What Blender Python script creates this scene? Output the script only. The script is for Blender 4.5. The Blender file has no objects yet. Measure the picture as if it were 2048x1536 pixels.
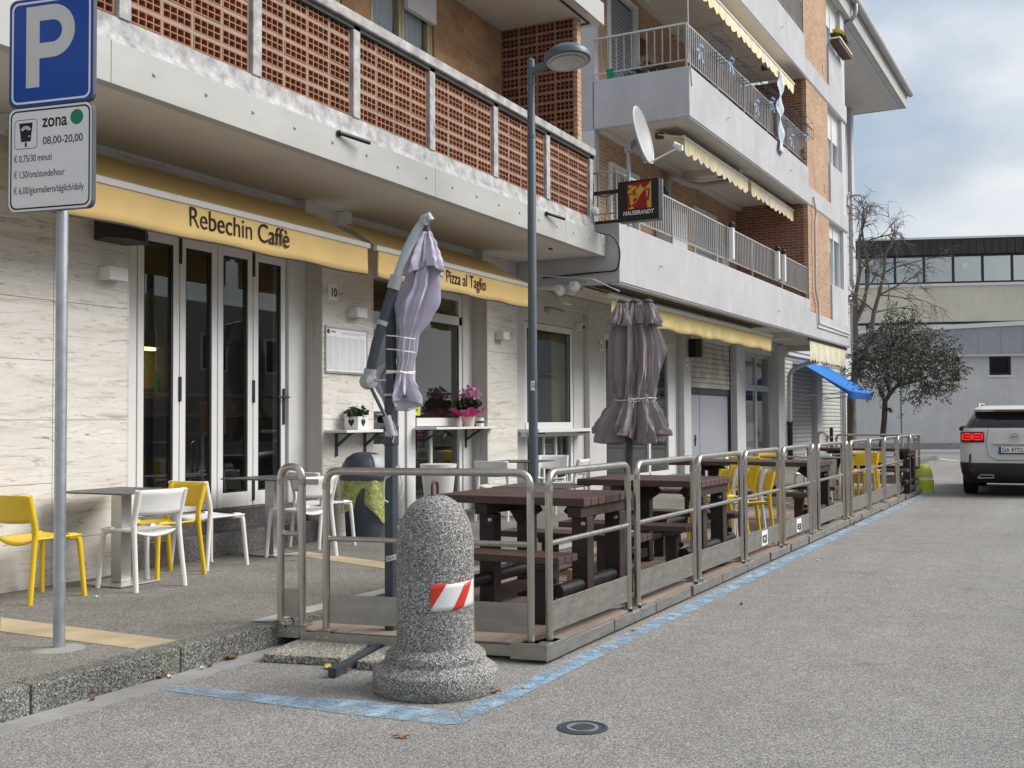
import bpy, bmesh, math, random
from mathutils import Vector, Matrix
random.seed(7)
S = bpy.context.scene
COL = S.collection
R_ = math.radians
PI = math.pi

# ------------------------------------------------------------------ camera
F_PX = 2200.0; CAM_H = 1.42
PHI = math.atan(1104/F_PX); PIT = math.atan(74.4/F_PX); ROLL = R_(0.33)
fw = Vector((math.cos(PIT)*math.cos(PHI), math.cos(PIT)*math.sin(PHI), math.sin(PIT)))
r0 = fw.cross(Vector((0,0,1))).normalized(); u0 = r0.cross(fw)
RV = math.cos(ROLL)*r0 - math.sin(ROLL)*u0
UV_ = math.sin(ROLL)*r0 + math.cos(ROLL)*u0
CAM = Vector((0,0,CAM_H))
cd = bpy.data.cameras.new('camera'); co = bpy.data.objects.new('camera', cd); COL.objects.link(co)
cd.sensor_width = 36.0; cd.lens = 36.0*F_PX/2048.0; cd.clip_end = 2000; cd.clip_start = 0.05
m3 = Matrix((RV, UV_, -fw)).transposed().to_4x4(); m3.translation = CAM
co.matrix_world = m3
S.camera = co
S.render.resolution_x = 1024; S.render.resolution_y = 768

def ray(px, py): return fw*F_PX + RV*(px-1024) - UV_*(py-768)
def at(px, py, Z): return CAM + ray(px, py)*(Z/F_PX)      # a measured point of the photograph at a distance
def onz(px, py, z=0.0):
    d = ray(px, py); return CAM + d*((z-CAM_H)/d.z)

# ------------------------------------------------------------------ light
SUN_EL = 40; SUN_AZ = -62          # azimuth measured from +X towards +Y, direction TO the sun
world = bpy.data.worlds.new('World'); S.world = world; world.use_nodes = True
nt = world.node_tree; nt.nodes.clear(); N = nt.nodes.new; L = nt.links.new
out = N('ShaderNodeOutputWorld'); mixs = N('ShaderNodeMixShader')
bg1 = N('ShaderNodeBackground'); bg2 = N('ShaderNodeBackground')
sky = N('ShaderNodeTexSky'); sky.sky_type = 'NISHITA'; sky.sun_disc = False
sky.sun_elevation = R_(SUN_EL); sky.sun_rotation = R_(90-SUN_AZ)
sky.air_density = 1.2; sky.dust_density = 2.5; sky.ozone_density = 1.5
L(sky.outputs[0], bg1.inputs[0]); bg1.inputs[1].default_value = 0.07
tc = N('ShaderNodeTexCoord'); mp = N('ShaderNodeMapping'); mp.inputs['Scale'].default_value = (1.3,1.3,2.6)
mp.inputs['Location'].default_value = (0.35,0.1,0.22)
no = N('ShaderNodeTexNoise'); no.inputs['Scale'].default_value = 2.0; no.inputs['Detail'].default_value = 7; no.inputs['Roughness'].default_value = .52
no.inputs['Distortion'].default_value = .3
L(tc.outputs['Generated'], mp.inputs[0]); L(mp.outputs[0], no.inputs['Vector'])
rp = N('ShaderNodeValToRGB'); rp.color_ramp.elements[0].position = .36; rp.color_ramp.elements[1].position = .62
rp.color_ramp.elements[0].color = (.30,.30,.30,1); rp.color_ramp.elements[1].color = (.97,.97,.97,1)
L(no.outputs['Fac'], rp.inputs[0])
no2 = N('ShaderNodeTexNoise'); no2.inputs['Scale'].default_value = 3.2; no2.inputs['Detail'].default_value = 6
L(mp.outputs[0], no2.inputs['Vector'])
rc = N('ShaderNodeValToRGB'); rc.color_ramp.elements[0].position = .35; rc.color_ramp.elements[1].position = .65
rc.color_ramp.elements[0].color = (.48,.56,.66,1); rc.color_ramp.elements[1].color = (.92,.94,.96,1)
L(no2.outputs['Fac'], rc.inputs[0]); L(rc.outputs[0], bg2.inputs[0]); bg2.inputs[1].default_value = 0.53
L(rp.outputs[0], mixs.inputs[0]); L(bg1.outputs[0], mixs.inputs[1]); L(bg2.outputs[0], mixs.inputs[2])
L(mixs.outputs[0], out.inputs[0])
sl = bpy.data.lights.new('sun', 'SUN'); sl.energy = 2.0; sl.angle = R_(40); sl.color = (1,.965,.92)
so = bpy.data.objects.new('sun', sl); COL.objects.link(so)
sd = Vector((math.cos(R_(SUN_EL))*math.cos(R_(SUN_AZ)), math.cos(R_(SUN_EL))*math.sin(R_(SUN_AZ)), math.sin(R_(SUN_EL))))
so.rotation_euler = sd.to_track_quat('Z','Y').to_euler()
S.view_settings.view_transform = 'Standard'; S.view_settings.look = 'None'
S.view_settings.exposure = 0.95; S.view_settings.gamma = 1.0

# ------------------------------------------------------------------ materials
def newmat(name):
    m = bpy.data.materials.new(name); m.use_nodes = True
    t = m.node_tree; b = t.nodes['Principled BSDF']; return m, t, b
def nz(t, vec, scale, detail=4, rough=.55, dist=0.0):
    n = t.nodes.new('ShaderNodeTexNoise'); n.inputs['Scale'].default_value = scale
    n.inputs['Detail'].default_value = detail; n.inputs['Roughness'].default_value = rough; n.inputs['Distortion'].default_value = dist
    if vec is not None: t.links.new(vec, n.inputs['Vector'])
    return n.outputs['Fac']
def ramp(t, fac, stops):
    r = t.nodes.new('ShaderNodeValToRGB'); el = r.color_ramp.elements
    while len(el) < len(stops): el.new(.5)
    for e, (p, c) in zip(el, stops):
        e.position = p; e.color = (c,c,c,1) if not isinstance(c, tuple) else (*c,1)
    t.links.new(fac, r.inputs[0]); return r.outputs[0]
def mixc(t, fac, a, b, mode='MIX'):
    n = t.nodes.new('ShaderNodeMix'); n.data_type = 'RGBA'; n.blend_type = mode
    for i, v in ((0, fac), (6, a), (7, b)):
        if hasattr(v, 'is_output'): t.links.new(v, n.inputs[i])
        elif i == 0: n.inputs[0].default_value = v
        else: n.inputs[i].default_value = (*v,1) if len(v) == 3 else v
    return n.outputs[2]
def objco(t, scale=(1,1,1), rot=(0,0,0)):
    c = t.nodes.new('ShaderNodeTexCoord'); m = t.nodes.new('ShaderNodeMapping')
    m.inputs['Scale'].default_value = scale; m.inputs['Rotation'].default_value = rot
    t.links.new(c.outputs['Object'], m.inputs[0]); return m.outputs[0]
def bump(t, b, h, strength, dist=.01):
    n = t.nodes.new('ShaderNodeBump'); n.inputs['Strength'].default_value = strength; n.inputs['Distance'].default_value = dist
    t.links.new(h, n.inputs['Height']); t.links.new(n.outputs[0], b.inputs['Normal'])
def M(name, col, rough=.6, metal=0.0, var=.12, scale=2.5, fine=0.0, fscale=180, bmp=0.0, stretch=(1,1,1), spec=.5, coat=0):
    m, t, b = newmat(name); v = objco(t, stretch)
    a = nz(t, v, scale, 6, .6); fac = ramp(t, a, [(.3, 1-var), (.7, 1+var)])
    c = mixc(t, 1.0, col, fac, 'MULTIPLY')
    if fine:
        f = nz(t, v, fscale, 2, .7); ff = ramp(t, f, [(.3, 1-fine), (.7, 1+fine)]); c = mixc(t, 1.0, c, ff, 'MULTIPLY')
        if bmp: bump(t, b, f, bmp, .004)
    elif bmp: bump(t, b, nz(t, v, fscale, 3), bmp, .004)
    t.links.new(c, b.inputs['Base Color'])
    r2 = ramp(t, nz(t, v, scale*2.3, 4), [(.3, max(.02, rough-.08)), (.7, min(1, rough+.08))])
    t.links.new(r2, b.inputs['Roughness']); b.inputs['Metallic'].default_value = metal
    b.inputs['Specular IOR Level'].default_value = spec
    if coat: b.inputs['Coat Weight'].default_value = coat; b.inputs['Coat Roughness'].default_value = .05
    return m
def aggregate(name, stops, cell, bmp=.6, patch=.15, tint=None, lowscale=.6, rough=.9, lanes=0.0):
    """stones of a given cell size in a binder, with broad worn patches"""
    m, t, b = newmat(name); v = objco(t)
    vo = t.nodes.new('ShaderNodeTexVoronoi'); vo.inputs['Scale'].default_value = 1/cell; vo.inputs['Randomness'].default_value = 1
    t.links.new(v, vo.inputs['Vector'])
    sp = t.nodes.new('ShaderNodeSeparateColor'); t.links.new(vo.outputs['Color'], sp.inputs[0])
    c = ramp(t, sp.outputs[0], stops)
    edge = ramp(t, vo.outputs['Distance'], [(.25, 1.0), (.62, .62)]); c = mixc(t, 1.0, c, edge, 'MULTIPLY')
    lo = ramp(t, nz(t, v, lowscale, 6, .62, .4), [(.3, 1-patch), (.72, 1+patch)]); c = mixc(t, 1.0, c, lo, 'MULTIPLY')
    mid = ramp(t, nz(t, v, lowscale*9, 4, .6), [(.3, .92), (.7, 1.08)]); c = mixc(t, 1.0, c, mid, 'MULTIPLY')
    if lanes:
        ln = ramp(t, nz(t, objco(t, (.05,.9,1)), 1.0, 5, .6, .3), [(.32, 1-lanes), (.66, 1+lanes)]); c = mixc(t, 1.0, c, ln, 'MULTIPLY')
        oil = ramp(t, nz(t, v, .55, 8, .7, 1.2), [(.60, 1.0), (.74, .80)]); c = mixc(t, 1.0, c, oil, 'MULTIPLY')
        cr = t.nodes.new('ShaderNodeTexVoronoi'); cr.feature = 'DISTANCE_TO_EDGE'; cr.inputs['Scale'].default_value = .33; wv = t.nodes.new('ShaderNodeVectorMath'); wv.operation = 'MULTIPLY_ADD'; nzv = t.nodes.new('ShaderNodeTexNoise'); nzv.inputs['Scale'].default_value = 1.6; nzv.inputs['Detail'].default_value = 6; t.links.new(v, nzv.inputs['Vector']); t.links.new(nzv.outputs['Color'], wv.inputs[0]); wv.inputs[1].default_value = (1.1,1.1,0); t.links.new(v, wv.inputs[2]); t.links.new(wv.outputs[0], cr.inputs['Vector'])
        ck = ramp(t, cr.outputs['Distance'], [(.0, .72), (.0035, 1.0)]); c = mixc(t, ramp(t, nz(t, v, .25, 3), [(.5, 0.0), (.6, 1.0)]), c, mixc(t, 1.0, c, ck, 'MULTIPLY'))
    if tint:
        f = ramp(t, nz(t, v, lowscale*2.2, 5, .65), [(.55, 0.0), (.72, tint[1])]); c = mixc(t, f, c, tint[0])
    t.links.new(c, b.inputs['Base Color']); b.inputs['Roughness'].default_value = rough; b.inputs['Specular IOR Level'].default_value = .25
    bump(t, b, vo.outputs['Distance'], bmp, .006)
    return m
def brick(name, axis, c1, c2, mortar, bw=.25, bh=.065, ms=.012, rotd=None):
    m, t, b = newmat(name); c = t.nodes.new('ShaderNodeTexCoord'); s = t.nodes.new('ShaderNodeSeparateXYZ'); k = t.nodes.new('ShaderNodeCombineXYZ')
    t.links.new(c.outputs['Object'], s.inputs[0]); t.links.new(s.outputs[axis], k.inputs[0]); t.links.new(s.outputs[2], k.inputs[1])
    br = t.nodes.new('ShaderNodeTexBrick'); br.inputs['Scale'].default_value = 1
    br.inputs['Brick Width'].default_value = bw; br.inputs['Row Height'].default_value = bh; br.inputs['Mortar Size'].default_value = ms
    br.inputs['Mortar Smooth'].default_value = .15
    br.inputs['Color1'].default_value = (*c1,1); br.inputs['Color2'].default_value = (*c2,1); br.inputs['Mortar'].default_value = (*mortar,1)
    t.links.new(k.outputs[0], br.inputs['Vector'])
    v = c.outputs['Object']
    lo = ramp(t, nz(t, v, 1.1, 6, .65), [(.3, .82), (.7, 1.14)]); hi = ramp(t, nz(t, v, 22, 3, .7), [(.3, .85), (.7, 1.12)])
    cc = mixc(t, 1.0, mixc(t, 1.0, br.outputs['Color'], lo, 'MULTIPLY'), hi, 'MULTIPLY')
    t.links.new(cc, b.inputs['Base Color']); b.inputs['Roughness'].default_value = .88; b.inputs['Specular IOR Level'].default_value = .2
    inv = ramp(t, br.outputs['Fac'], [(0, 1.0), (1, 0.0)]); bump(t, b, inv, .6, .008)
    return m
def travertine(name, gray=0.0, vertical=False):
    m, t, b = newmat(name)
    st = (1.0, 1.0, 9.0) if not vertical else (9.0, 9.0, .8)
    v = objco(t, st)
    base = ramp(t, nz(t, v, .9, 7, .62, .9), [(.28, (.54,.495,.43)), (.45, (.67,.64,.585)), (.72, (.76,.745,.715))])
    veins = ramp(t, nz(t, v, 2.2, 9, .72, 1.6), [(.34, .55), (.46, .97), (.50, 1.0), (.54,.93), (.60, 1.04)])
    c = mixc(t, 1.0, base, veins, 'MULTIPLY')
    vp = objco(t, (6,6,42) if not vertical else (42,42,4))
    pits = nz(t, vp, 1.0, 6, .7, 1.2); clus = nz(t, v, .8, 3, .5)
    pm = t.nodes.new('ShaderNodeMath'); pm.operation = 'MULTIPLY'
    t.links.new(ramp(t, pits, [(.60, 0.0), (.65, 1.0)]), pm.inputs[0]); t.links.new(ramp(t, clus, [(.42, 0.1), (.62, 1.0)]), pm.inputs[1])
    c = mixc(t, pm.outputs[0], c, (.20,.175,.145))
    if gray: c = mixc(t, gray, c, (.36,.33,.30))
    t.links.new(c, b.inputs['Base Color']); b.inputs['Roughness'].default_value = .55; b.inputs['Specular IOR Level'].default_value = .3
    bump(t, b, pm.outputs[0], -.4, .004)
    return m
def glass(name, tint=(.55,.58,.57), gl=.9, ior=1.5, rough=.0):
    m = bpy.data.materials.new(name); m.use_nodes = True; t = m.node_tree; t.nodes.clear()
    o = t.nodes.new('ShaderNodeOutputMaterial'); mx = t.nodes.new('ShaderNodeMixShader'); lw = t.nodes.new('ShaderNodeLayerWeight'); pw = t.nodes.new('ShaderNodeMath'); pw.operation = 'POWER'; pw.inputs[1].default_value = 4.5; fr = t.nodes.new('ShaderNodeMath'); fr.operation = 'MULTIPLY_ADD'; f0 = ((ior-1)/(ior+1))**2*1.7
    t.links.new(lw.outputs['Facing'], pw.inputs[0]); t.links.new(pw.outputs[0], fr.inputs[0]); fr.inputs[1].default_value = 1-f0; fr.inputs[2].default_value = f0
    tr = t.nodes.new('ShaderNodeBsdfTransparent'); gb = t.nodes.new('ShaderNodeBsdfGlossy')
    tr.inputs[0].default_value = (*tint,1); gb.inputs[0].default_value = (gl,gl,gl,1); gb.inputs[1].default_value = rough
    t.links.new(fr.outputs[0], mx.inputs[0]); t.links.new(tr.outputs[0], mx.inputs[1]); t.links.new(gb.outputs[0], mx.inputs[2]); t.links.new(mx.outputs[0], o.inputs[0])
    return m
def emis(name, col, s):
    m, t, b = newmat(name); b.inputs['Base Color'].default_value = (*col,1); b.inputs['Emission Color'].default_value = (*col,1); b.inputs['Emission Strength'].default_value = s; return m
def stripes(name, c1, c2, period, axis=0, rough=.8):
    m, t, b = newmat(name); c = t.nodes.new('ShaderNodeTexCoord'); s = t.nodes.new('ShaderNodeSeparateXYZ'); t.links.new(c.outputs['Object'], s.inputs[0])
    f = t.nodes.new('ShaderNodeMath'); f.operation = 'MULTIPLY'; f.inputs[1].default_value = 1/period; t.links.new(s.outputs[axis], f.inputs[0])
    g = t.nodes.new('ShaderNodeMath'); g.operation = 'FRACT'; t.links.new(f.outputs[0], g.inputs[0])
    h = t.nodes.new('ShaderNodeMath'); h.operation = 'GREATER_THAN'; h.inputs[1].default_value = .5; t.links.new(g.outputs[0], h.inputs[0])
    cc = mixc(t, h.outputs[0], c1, c2); lo = ramp(t, nz(t, c.outputs['Object'], 3, 5), [(.3, .85), (.7, 1.1)])
    cc = mixc(t, 1.0, cc, lo, 'MULTIPLY'); t.links.new(cc, b.inputs['Base Color']); b.inputs['Roughness'].default_value = rough; b.inputs['Specular IOR Level'].default_value = .1
    return m
def stucco(name, col, streak=.1):
    m, t, b = newmat(name); v = objco(t); vs = objco(t, (1.4,1.4,.6))
    a = ramp(t, nz(t, v, .9, 7, .65, .6), [(.3, .9), (.7, 1.09)]); s_ = ramp(t, nz(t, vs, 1.6, 6, .7, .4), [(.3, 1-streak), (.68, 1+streak)])
    f = nz(t, v, 90, 3, .7); ff = ramp(t, f, [(.3, .95), (.7, 1.05)])
    c = mixc(t, 1.0, mixc(t, 1.0, mixc(t, 1.0, col, a, 'MULTIPLY'), s_, 'MULTIPLY'), ff, 'MULTIPLY')
    dr = ramp(t, nz(t, objco(t, (7,7,.35)), 1.0, 6, .7, .5), [(.57, 1.0), (.72, .80)]); lm = ramp(t, nz(t, v, 1.7, 4, .6), [(.45, 0.0), (.62, 1.0)]); c = mixc(t, lm, c, mixc(t, 1.0, c, dr, 'MULTIPLY'))
    t.links.new(c, b.inputs['Base Color']); b.inputs['Roughness'].default_value = .9; b.inputs['Specular IOR Level'].default_value = .15; bump(t, b, f, .25, .004)
    return m

MA = {}
MA['asphalt'] = aggregate('asphalt', [(.0, (.20,.194,.182)), (.3, (.29,.282,.265)), (.65, (.36,.35,.33)), (1, (.52,.505,.475))], .0075, .45, .10, lowscale=.45, lanes=.09)
MA['walk'] = aggregate('pavement_asphalt', [(.0, (.15,.14,.125)), (.4, (.27,.255,.23)), (.75, (.34,.325,.295)), (1, (.46,.445,.41))], .0075, .45, .2, tint=((.20,.20,.13), .35), lowscale=.8)
MA['kerb'] = aggregate('kerb_stone', [(.0, (.06,.06,.055)), (.4, (.17,.17,.155)), (.75, (.27,.27,.25)), (1, (.42,.42,.39))], .008, .6, .25, tint=((.15,.16,.09), .5), lowscale=1.5)
MA['gutter'] = M('gutter_concrete', (.30,.295,.28), .9, var=.2, scale=3, fine=.12, fscale=120, bmp=.3)
MA['bollard'] = aggregate('washed_aggregate', [(.0, (.11,.11,.104)), (.3, (.24,.235,.222)), (.6, (.38,.37,.35)), (.85, (.54,.53,.50)), (1, (.78,.77,.74))], .0062, .8, .16, lowscale=4)
MA['slabs'] = aggregate('pebble_slab', [(.0, (.14,.135,.11)), (.4, (.35,.33,.28)), (.8, (.58,.55,.47)), (1, (.75,.72,.62))], .010, .8, .15, lowscale=4)
MA['yellowstone'] = M('yellow_stone', (.47,.38,.24), .8, var=.18, scale=4, fine=.12, fscale=90, bmp=.2)
MA['trav'] = travertine('travertine'); MA['travside'] = travertine('travertine_edge', .55, True); MA['travgray'] = travertine('grey_travertine', .25)  # last one: same travertine mixed towards grey
MA['granite'] = aggregate('grey_granite', [(.0, (.05,.05,.05)), (.5, (.17,.165,.16)), (1, (.34,.33,.32))], .006, .15, .1, lowscale=3, rough=.5)
MA['white'] = M('white_frame', (.72,.72,.71), .35, var=.03, scale=2)
MA['whitewall'] = M('white_panel', (.62,.62,.60), .6, var=.05, scale=1.5)
MA['soffit'] = M('soffit_paint', (.60,.57,.52), .9, var=.06, scale=1.2, fine=.03, fscale=60)
MA['fascia'] = M('fascia_sheet', (.42,.42,.40), .55, var=.09, scale=1.3, stretch=(1,1,2.5))
MA['conc'] = M('weathered_concrete', (.40,.395,.38), .92, var=.45, scale=5, fine=.18, fscale=70, bmp=.5)
MA['whiteconc'] = M('flaked_white_paint', (.40,.40,.395), .85, var=.42, scale=8, fine=.1, fscale=60, bmp=.4)
MA['terra'] = M('terracotta', (.32,.150,.088), .9, var=.22, scale=4, fine=.1, fscale=70)
MA['mortar'] = M('mortar', (.32,.275,.225), .95, var=.15, scale=4, fine=.12, fscale=80)
MA['brickx'] = brick('ochre_brick', 0, (.46,.285,.15), (.36,.185,.095), (.36,.28,.20), .255, .135, .010)
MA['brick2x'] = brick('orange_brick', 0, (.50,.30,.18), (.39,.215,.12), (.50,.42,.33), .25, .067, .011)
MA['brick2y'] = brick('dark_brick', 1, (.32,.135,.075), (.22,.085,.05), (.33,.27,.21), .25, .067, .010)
MA['stucco'] = stucco('grey_stucco', (.47,.47,.485), .07)
MA['stucco2'] = stucco('side_stucco', (.46,.45,.455), .07)
MA['pilaster'] = M('painted_pilaster', (.52,.52,.53), .8, var=.05)
MA['gf'] = M('ground_floor_paint', (.55,.545,.525), .75, var=.06, scale=1.2)
MA['glass'] = glass('shop_glass', (.80,.83,.82), .9, 1.48)
MA['winglass'] = glass('window_glass', (.86,.89,.90), .95, 1.55)
MA['black'] = M('black_plastic', (.012,.012,.013), .45, var=.1)
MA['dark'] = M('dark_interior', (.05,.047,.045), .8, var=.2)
MA['roomwall'] = M('room_wall', (.42,.43,.42), .9, var=.1)
MA['roomolive'] = M('olive_wall', (.50,.47,.18), .9, var=.08)
MA['steel'] = M('brushed_steel', (.50,.475,.435), .34, 1.0, var=.12, scale=6, stretch=(3,3,.6))
MA['steelplate'] = M('dull_steel_plate', (.40,.385,.355), .48, 1.0, var=.14, scale=5, stretch=(1,1,3))
MA['galv'] = M('galvanised_steel', (.42,.45,.48), .5, .85, var=.14, scale=9)
MA['lamp'] = M('lamp_grey_paint', (.10,.125,.145), .42, .2, var=.08, scale=3)
MA['anthra'] = M('anthracite_paint', (.055,.066,.082), .45, .2, var=.1, scale=4)
MA['greyplast'] = M('grey_plastic', (.36,.375,.385), .5, var=.08, scale=5)
MA['armgrey'] = M('light_grey_paint', (.42,.46,.48), .4, .1, var=.06)
MA['alu'] = M('aluminium', (.55,.55,.54), .38, .9, var=.08)
MA['yellowchair'] = M('yellow_plastic', (.74,.50,.012), .42, var=.06, scale=3)
MA['whitechair'] = M('white_plastic', (.74,.74,.72), .42, var=.05, scale=3)
MA['tabletop'] = M('slate_laminate', (.075,.075,.075), .5, var=.35, scale=7, stretch=(1,3,1))
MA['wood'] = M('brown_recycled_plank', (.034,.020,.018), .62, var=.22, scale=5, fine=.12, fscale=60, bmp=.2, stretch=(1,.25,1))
MA['woodtop'] = M('paler_brown_plank', (.078,.044,.037), .6, var=.22, scale=5, fine=.12, fscale=60, bmp=.2, stretch=(1,.25,1))  # paler plank brown for table tops and seats
MA['deck'] = M('deck_boards', (.26,.205,.165), .85, var=.25, scale=3, fine=.12, fscale=60, bmp=.3, stretch=(.3,2,1))
MA['awn'] = M('yellow_canvas', (.76,.55,.235), .85, var=.06, scale=2, fine=.05, fscale=400, spec=.1)
MA['awn2'] = M('pale_yellow_canvas', (.74,.60,.28), .85, var=.1, scale=4, stretch=(4,1,1), spec=.1)
MA['awnstripe'] = stripes('striped_canvas', (.80,.63,.27), (.70,.69,.67), .17)
MA['awnstripe_pale'] = stripes('faded_striped_canvas', (.66,.60,.36), (.64,.63,.55), .11)
MA['blue'] = M('blue_canvas', (.035,.19,.56), .75, var=.1, scale=3, spec=.15)
MA['bluedark'] = M('blue_valance_canvas', (.02,.09,.33), .75, var=.1, scale=5, spec=.15)
MA['lilac'] = M('lilac_canvas', (.50,.465,.555), .9, var=.05, scale=4, fine=.03, fscale=400, spec=.1)
MA['mauve'] = M('mauve_canvas', (.29,.252,.265), .9, var=.06, scale=4, fine=.03, fscale=400, spec=.1)
MA['signblue'] = M('sign_blue', (.006,.065,.36), .4, var=.03, spec=.4)
MA['signwhite'] = M('sign_white', (.80,.81,.82), .4, var=.03)
MA['signgrey'] = M('sign_letter_white', (.62,.63,.63), .4, var=.05, stretch=(30,30,.5))
MA['ink'] = M('black_ink', (.012,.010,.010), .6, var=.05)
MA['brownink'] = M('dark_brown_ink', (.02,.008,.004), .8, var=.05)
MA['green'] = M('sign_green', (.005,.22,.12), .45, var=.03)
MA['signedge'] = M('sign_edge', (.06,.075,.09), .5, var=.1)
MA['red'] = M('tape_red', (.62,.035,.02), .45, var=.08)
MA['tapewhite'] = M('tape_white', (.72,.72,.73), .45, var=.08)
MA['logored'] = M('logo_red', (.28,.008,.012), .35, var=.03)
MA['logogold'] = M('logo_gold', (.55,.37,.05), .35, var=.03)
MA['rope'] = M('white_rope', (.68,.66,.62), .9, var=.1, scale=30)
MA['cable'] = M('cable', (.55,.54,.52), .6, var=.1)
MA['bag'] = None
MA['leaf'] = M('dark_leaf', (.035,.06,.022), .55, var=.3, scale=20)
MA['olive'] = M('olive_leaf', (.062,.078,.045), .6, var=.35, scale=14)
MA['olivelight'] = M('olive_leaf_underside', (.14,.16,.115), .6, var=.3, scale=14)
MA['balust'] = M('grey_baluster_paint', (.27,.26,.255), .6, var=.1)
MA['bark'] = M('bark', (.085,.07,.055), .95, var=.35, scale=14, bmp=.8, fscale=40, stretch=(1,1,.3))
MA['barkgrey'] = M('grey_bark', (.14,.125,.105), .95, var=.35, scale=9, bmp=.8, fscale=40, stretch=(1,1,.3))
MA['pink'] = M('pink_petal', (.66,.30,.48), .7, var=.2, scale=30)
MA['magenta'] = M('magenta_wrap', (.52,.015,.16), .4, var=.25, scale=12)
MA['yellowflower'] = M('yellow_petal', (.70,.55,.04), .7, var=.2, scale=20)
MA['pot'] = M('cream_pot', (.60,.50,.40), .7, var=.1, scale=14)
MA['dryleaf'] = M('dry_leaf', (.26,.12,.05), .85, var=.4, scale=30)
MA['yelleaf'] = M('yellow_leaf', (.55,.42,.10), .85, var=.3, scale=30)
MA['paper'] = M('tissue', (.70,.71,.73), .9, var=.1, scale=20)
MA['bluepaint'] = None
MA['doorgrey'] = M('grey_door_paint', (.30,.32,.36), .55, var=.05)
MA['slat'] = M('shutter_slats', (.42,.42,.40), .6, var=.12, scale=2)
MA['slatdirty'] = M('stained_shutter', (.40,.385,.345), .7, var=.3, scale=3, fine=.1, fscale=20)
MA['gold'] = M('bronze_aluminium', (.40,.34,.20), .4, .5, var=.06)
MA['curtain'] = M('net_curtain', (.78,.81,.86), .9, var=.08, stretch=(8,1,.3))
MA['cream'] = stucco('cream_render', (.70,.645,.53), .05)
MA['farwhite'] = stucco('pale_render', (.60,.595,.585), .05)
MA['darkmetal'] = M('dark_ribbed_metal', (.045,.038,.036), .5, .2, var=.15)
MA['zinc'] = M('zinc_cladding', (.36,.365,.385), .5, .3, var=.08)
MA['farglass'] = glass('office_glass', (.80,.86,.86), .9, 2.6)
MA['carwhite'] = M('white_car_paint', (.62,.61,.575), .3, var=.02, coat=.6)
MA['cardark'] = M('car_black_trim', (.012,.012,.014), .5, var=.1)
MA['carglass'] = M('car_glass', (.010,.012,.014), .06, var=.02)
MA['tyre'] = M('tyre_rubber', (.014,.014,.014), .8, var=.1)
MA['lightred'] = emis('tail_light_red', (.8,.012,.012), .55)
MA['lightdark'] = M('tail_light_dark', (.10,.004,.006), .15, var=.1)
MA['plateblue'] = M('plate_blue', (.02,.08,.32), .4)
MA['limeyellow'] = M('lime_yellow_paint', (.56,.60,.07), .5, var=.08, scale=4)
MA['dish'] = M('dish_grey', (.38,.38,.375), .45, var=.05)
MA['rust'] = M('rusty_iron', (.10,.055,.035), .8, var=.3, scale=20)
MA['lampglass'] = M('lamp_lens', (.42,.43,.40), .25, var=.1, scale=20)
MA['gravelroof'] = M('roof_tile', (.2,.16,.13), .9)
MA['ochrelight'] = emis('warm_strip_light', (1.0,.72,.26), 5.0)
MA['orangewood'] = M('orange_plywood', (.42,.20,.07), .5)
MA['opp'] = stucco('opposite_render', (.42,.36,.34), .08)
MA['bluestring'] = M('light_blue_ribbon', (.30,.50,.72), .7, var=.2, scale=20)
MA['cloud'] = M('blue_white_fabric', (.58,.68,.74), .8, var=.25, scale=12)

def bagmat():
    m, t, b = newmat('yellow_bag'); b.inputs['Base Color'].default_value = (.62,.66,.20,1); b.inputs['Roughness'].default_value = .3
    v = objco(t); f = nz(t, v, 13, 5, .65, 1.6); bump(t, b, f, 1.0, .03); t.links.new(ramp(t, f, [(.35,.35),(.62,.85)]), b.inputs['Alpha']); return m
MA['bag'] = bagmat()
def bluepaint():
    m, t, b = newmat('worn_blue_paint'); v = objco(t)
    w = nz(t, v, 5, 8, .75, .3); w2 = nz(t, v, 60, 3, .7)
    ad = t.nodes.new('ShaderNodeMath'); ad.operation = 'MULTIPLY_ADD'; ad.inputs[1].default_value = .45; t.links.new(w2, ad.inputs[0]); t.links.new(w, ad.inputs[2])
    al = ramp(t, ad.outputs[0], [(.62, 1.0), (.84, .12)])
    c = mixc(t, ramp(t, nz(t, v, 9, 5), [(.35, 0.0), (.65, 1.0)]), (.22,.38,.54), (.38,.50,.60))
    t.links.new(c, b.inputs['Base Color']); t.links.new(al, b.inputs['Alpha']); b.inputs['Roughness'].default_value = .85; b.inputs['Specular IOR Level'].default_value = .2
    return m
MA['bluepaint'] = bluepaint()

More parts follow.
